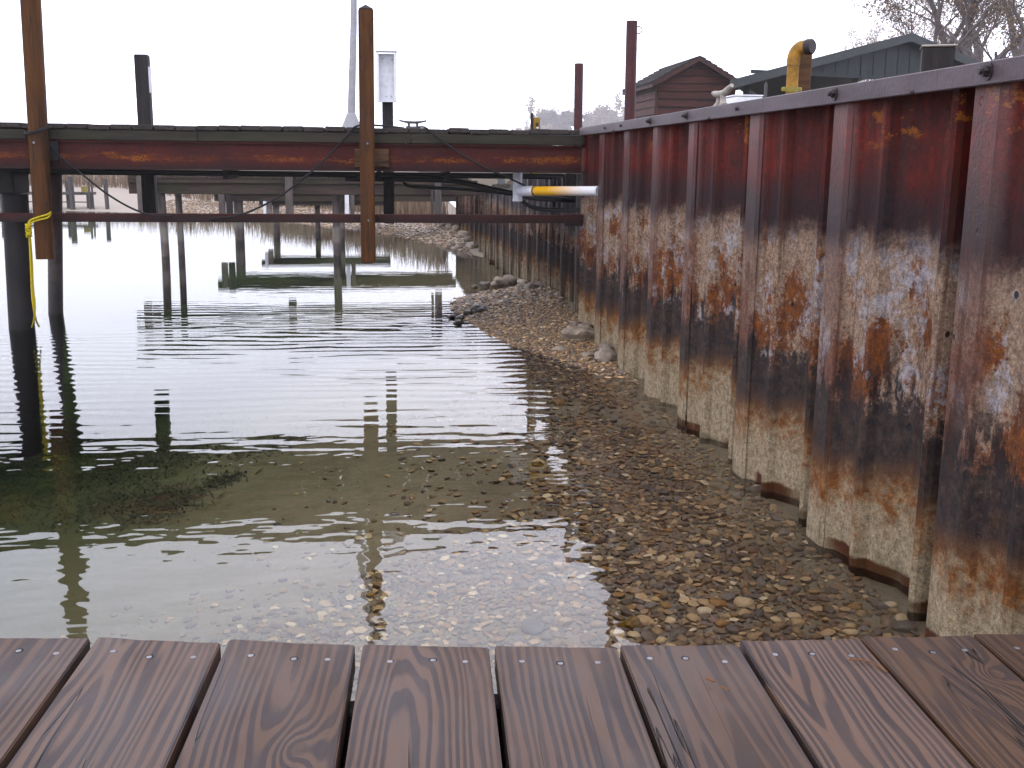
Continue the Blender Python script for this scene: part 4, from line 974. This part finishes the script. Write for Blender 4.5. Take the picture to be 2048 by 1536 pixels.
# ------------------------------------------------------------------ stones
def ico(sub):
    bm = bmesh.new(); bmesh.ops.create_icosphere(bm, subdivisions=sub, radius=1)
    v = [x.co.copy() for x in bm.verts]; f = [tuple(q.index for q in p.verts) for p in bm.faces]; bm.free(); return v, f
from mathutils import noise as mnoise
def stone_shape(seed, sub, flat=.55, amp=.22):
    v, f = ico(sub); o = Vector((seed*3.1, seed*7.7, seed*1.3)); out = []
    for p in v:
        k = 1+amp*mnoise.noise(p*1.1+o)+amp*.5*mnoise.noise(p*2.3+o)
        out.append(Vector((p.x*k, p.y*k*.78, p.z*k*flat)))
    return out, f
SH1 = [stone_shape(i, 2, random.Random(i).uniform(.30, .55), .30) for i in range(10)]
SH0 = [stone_shape(i+30, 1, random.Random(i).uniform(.35, .65), .30) for i in range(8)]
def put(mb, sh, p, s, rot, tilt=(0, 0)):
    m3 = Matrix.Rotation(rot, 3, 'Z') @ Matrix.Rotation(tilt[0], 3, 'X') @ Matrix.Rotation(tilt[1], 3, 'Y')
    mb.add([p+m3 @ (q*s) for q in sh[0]], sh[1], True)
rs = random.Random(77); stones = []
def dens(x, y):
    d = 1.62-x; lim = lerp(3.4, 1.15, sstep(2.7, 4.7, y)); w_ = max(sstep(lim, lim-.8, d), (.26 if y < 3.3 else .06)*sstep(lim+1.3, lim-.2, d))*sstep(7.8, 6.2, y)
    sand = mnoise.noise(Vector((x*1.6+5, y*1.1, 2)))+.5*mnoise.noise(Vector((x*4, y*3, 7)))
    near_wall = sstep(.10, .42, d)            # sand lies against the foot of the wall
    far_ = sstep(6.0, 3.4, y)
    k = w_*(.30+.70*near_wall)*(.55+.45*far_)
    k *= 1-.8*sstep(.05, .45, sand)*(1-far_*sstep(3.2, .9, d)*.95)
    return k
cells = {}
def free(x, y, r):
    c = .06; ix, iy = int(x/c), int(y/c)
    for a_ in range(-1, 2):
        for b_ in range(-1, 2):
            for (qx, qy, qr) in cells.get((ix+a_, iy+b_), ()):
                if (qx-x)**2+(qy-y)**2 < (.62*(qr+r))**2: return False
    cells.setdefault((ix, iy), []).append((x, y, r)); return True
for k in range(120000):
    x = 1.60-rs.random()**1.2*4.2; y = 1.6+rs.random()**1.15*6.3
    if rs.random() > dens(x, y): continue
    r = rs.choice([.010, .013, .016, .019, .022, .026])*rs.uniform(.7, 1.15)
    r *= lerp(1.05, .82, sstep(.4, 2.2, 1.62-x))
    if rs.random() < .035: r *= 1.6
    if free(x, y, r): stones.append((x, y, r))
stones.sort(key=lambda s: -s[2]/math.hypot(s[0], s[1]+.01))
small = [MB()]; pm = []
for i, sh in enumerate(SH1):
    mb = MB(); mb.add(sh[0], sh[1], True); o = mb.build('pebble', M['pebble']); pm.append(o.data); bpy.data.objects.remove(o)
vis = [s for s in stones if s[1] > 1.75 and -.75 < s[0] < 1.6]
big_set = set(id(s) for s in vis[:290])
rest = MB()
for s in stones:
    x, y, r = s; z = bed_z(x, y)
    tl = (rs.uniform(-.22, .22), rs.uniform(-.22, .22)); ro = rs.uniform(0, 6.28)
    if id(s) in big_set:
        o = link('pebble', rs.choice(pm), bed, (x, y, z+r*.22)); o.scale = (r*1.12, r*1.12, r*1.0); o.rotation_euler = (tl[0], tl[1], ro)
    else:
        put(rest, rs.choice(SH1 if y < 3.2 and r > .02 else SH0), Vector((x, y, z+r*.18)), r*1.1, ro, tl)
stuff(rest.build('pebbles', M['pebble'], bed))
# gravel bar against the wall, dry stones
gr = MB(); cells.clear(); kept = 0
for k in range(46000):
    x = 1.62-rs.random()*1.35; y = 6.4+rs.random()*6.2
    z = bed_z(x, y)
    if z < -.05: continue
    r = rs.choice([.008, .011, .014, .018])*rs.uniform(.8, 1.25)
    if y > 9.3: r *= 1.55
    if x > 1.60+.0: continue
    if not free(x, y, r*.95): continue
    put(gr, rs.choice(SH0), Vector((x, y, z+r*.2)), r*1.15, rs.uniform(0, 6.28), (rs.uniform(-.4, .4), rs.uniform(-.4, .4))); kept += 1
stuff(gr.build('gravel', M['gravel'], bed))
# far beach shingle
fb = MB()
for k in range(8000):
    x = rs.uniform(-6, 1.35); s = rs.random()**1.5*4.2-.15; y = shore_y(x)+s; z = bed_z(x, y)
    r = rs.choice([.016, .022, .032])*rs.uniform(.7, 1.3)
    put(fb, rs.choice(SH0), Vector((x, y, z+r*.2)), r, rs.uniform(0, 6.28), (rs.uniform(-.3, .3), rs.uniform(-.3, .3)))
stuff(fb.build('beach_shingle', M['gravel'], bed))
# named rocks
def rock(label, px, py, z, size, seed, mat='rock', asp=(1, 1, 1), rot=0, name='rock'):
    p = atz(px, py, z); sh = stone_shape(seed, 3, .62, .46)
    mb = MB(); mb.add([Vector((q.x*asp[0], q.y*asp[1], q.z*asp[2]))*size for q in sh[0]], sh[1], True)
    o = mb.build(name, M[mat]); o.location = (min(p.x, 1.60-size*.2), p.y, max(z, bed_z(p.x, p.y)+size*.18)); o.rotation_euler = (0, 0, rot)
    return tag(o, label, 'rock')
rock('large smooth tan boulder lying on the gravel by the wall', 1162, 678, .05, .135, 3, asp=(1.0, .9, .85), rot=.2)
rock('angular brown rock against the wall at the water edge', 1212, 716, .03, .085, 5, asp=(.9, .9, 1.25))
rock('rounded pale rock wedged behind the angular brown one', 1224, 697, .06, .055, 6, asp=(1, 1, 1.0))
rock('flat tan rock behind the big boulder against the wall', 1190, 664, .05, .062, 7)
rock('small pale rock left of the big boulder', 1150, 657, .06, .045, 8)
rock('small pinkish rock at the water edge below the boulder', 1178, 714, .01, .055, 9, asp=(1.2, .9, .7))
rock('pale half sunk rock at the water edge', 1122, 705, .0, .05, 10, asp=(1.2, .9, .6))
rock('pale flat rock at the foot of the wall in shallow water', 1244, 748, -.01, .035, 12)
for q, (px, py, sz, lab) in enumerate([(998, 566, .15, 'tan slab rock at the left top of the gravel bar'), (1022, 563, .16, 'biggest tan rock on top of the gravel bar'), (1046, 568, .13, 'tan rock right of the biggest one on the gravel bar'),
      (970, 570, .09, 'pale rock at the far left of the gravel bar crest'), (1062, 580, .12, 'sloping tan rock near the wall on the gravel bar'), (1078, 578, .10, 'small rock between the sloping one and the wall'), (1040, 575, .08, 'small rock tucked below the crest rocks'), (948, 574, .06, 'smallest pale rock at the tail of the gravel bar')]):
    rock(lab, px, py, .15 if px > 960 else .08, sz*.62, 20+q, rot=q*.9)
for q, (px, py, sz, lab) in enumerate([(906, 634, .052, 'lone wet black rock at the tip of the gravel bar'), (935, 632, .06, 'flat wet black rock right of the lone black rock'), (955, 630, .085, 'largest wet dark rock at the tip of the gravel bar'),
      (920, 637, .05, 'low wet rock between the two black rocks'), (967, 633, .055, 'wet brownish rock right of the largest wet one'), (917, 646, .04, 'small reddish wet rock nearest the viewer at the tip')]):
    rock(lab, px, py, .005, sz, 40+q, 'wetrock', rot=q*.7)
for q, (px, py, sz) in enumerate([(890, 462, .20), (905, 470, .22), (925, 486, .2), (938, 492, .16), (912, 478, .18), (898, 474, .14), (948, 500, .13), (886, 470, .15), (930, 478, .14), (940, 484, .12)]):
    lab = ['pale riprap rock beside the log end at the far low wall', 'biggest pale riprap rock just under the driftwood log', 'large riprap rock half way along the heap by the far wall', 'mid sized riprap rock against the far wall, lower heap', 'riprap rock in front of the biggest one by the log', 'riprap rock at the water edge left of the heap',
           'smallest riprap rock nearest the viewer at the wall foot', 'leftmost riprap rock of the heap by the far wall', 'riprap rock touching the wall just right of the log', 'riprap rock touching the wall half way down the heap'][q]
    o = rock(lab, px, py, .02, sz*.62, 60+q, rot=q); o['group'] = 'riprap rocks by the far wall'
rock('round ochre pebble on the bottom near the deck edge, biggest of its colour', 1262, 1256, -.10, .040, 81, 'orangerock', name='pebble')
rock('pale grey lumpy stone on the sand near the wall foot', 1762, 1222, -.04, .024, 83, 'rock', name='pebble')
rock('dull tan stone under water at the wall foot in mid picture', 1510, 985, -.03, .045, 85, 'rock', name='pebble')
# log and pale stick
a, b = at(882, 452, 20.6), at(915, 449, 20.2)
lg = MB().tube([(a.x, 20.6, a.z), (b.x, 20.2, b.z)], [.055, .06], 10).build('driftwood_log', M['driftwood']); tag(lg, 'dark driftwood log lying against the far end of the low wall', 'log')
a, b = atz(1078, 1008, -.10), atz(1147, 1018, -.10)
sk = MB().tube([a, a.lerp(b, .5)+Vector((0, 0, .004)), b], [.003, .0055, .006], 8).build('stick', M['palestick']); tag(sk, 'pale stick lying in the shallow water in mid picture', 'stick')

# ------------------------------------------------------------------ vegetation stuff
def blades(mb, r, p, h, wd, lean=.35, n=3):
    a = r.uniform(0, 6.28); d = Vector((math.cos(a), math.sin(a), 0)); s = Vector((-d.y, d.x, 0)); l = r.uniform(0, lean)*h
    vs = []; 
    for k in range(n+1):
        t_ = k/n; c = p+d*l*t_*t_+Vector((0, 0, h*t_)); ww = wd*(1-t_*.85); vs += [c-s*ww, c+s*ww]
    mb.add(vs, [(2*k, 2*k+1, 2*k+3, 2*k+2) for k in range(n)])
rv = random.Random(5); mb = MB()
for k in range(9000):
    x = rv.uniform(-26, 1.2) if k % 3 else rv.uniform(-3.2, 1.3)
    off = rv.uniform(3.6, 8.5)
    y = shore_y(x)+off+(6 if x < -5 else 0)*min(1, (-x-5)/4 if x < -5 else 0)
    blades(mb, rv, Vector((x, y, bed_z(x, y)-.02)), rv.uniform(.35, .75)*(1.25 if x < -6 else 1), .012+.006*rv.random(), .5, 2)
stuff(mb.build('reeds', M['reed'])); bpy.data.objects['reeds']['label'] = 'dry tan reeds along the far beach'
bpy.data.objects['reeds']['category'] = 'reeds'
mb = MB()
for k in range(420):
    y = rv.choice([rv.gauss(5.9, .45), rv.gauss(5.2, .3), rv.gauss(4.1, .35), rv.uniform(2.6, 8)])
    x = rv.uniform(1.74, 1.95); blades(mb, rv, Vector((x, y, 1.55)), rv.uniform(.05, .105), .0012, .9, 3)
stuff(mb.build('dry_grass', M['grass'])); bpy.data.objects['dry_grass']['label'] = 'sparse dry grass blades along the back of the wall cap'
bpy.data.objects['dry_grass']['category'] = 'grass'
mb = MB(); clumps = [(305, 905, .34, 420), (360, 915, .3, 300), (545, 890, .16, 160), (340, 1012, .15, 220), (300, 1000, .1, 90), (60, 950, .5, 420), (180, 960, .5, 420), (120, 880, .7, 520), (20, 880, .7, 420), (455, 960, .07, 60), (230, 930, .3, 260), (210, 1015, .2, 160)]
for px, py, rad, n in clumps:
    p = atz(px, py, -.02); dr = ray(px, py)
    while p.z > bed_z(p.x, p.y): p = p+dr*.03
    for k in range(n*4):
        x = p.x+rv.gauss(0, rad*.8); y = p.y+rv.gauss(0, rad*1.0)
        blades(mb, rv, Vector((x, y, bed_z(x, y)-.01)), rv.uniform(.010, .030), .006+.008*rv.random(), 4.0, 3)
stuff(mb.build('waterweed', M['weed'])); bpy.data.objects['waterweed']['label'] = 'dark brown waterweed clumps on the lake bottom'
bpy.data.objects['waterweed']['category'] = 'waterweed'

# ------------------------------------------------------------------ haze
t = NT('fog'); pvn = t.n('VolumePrincipled', Color=(.93, .94, .97), Density=.0009, Anisotropy=0.0)
t.t.links.new(pvn.outputs[0], t.out.inputs[1])
hz = MB().box(-320, 330, -8, 700, -4.4, 34).build('haze', t.m); stuff(hz)
hz['label'] = 'pale even fog over the whole harbour'; hz['category'] = 'haze'
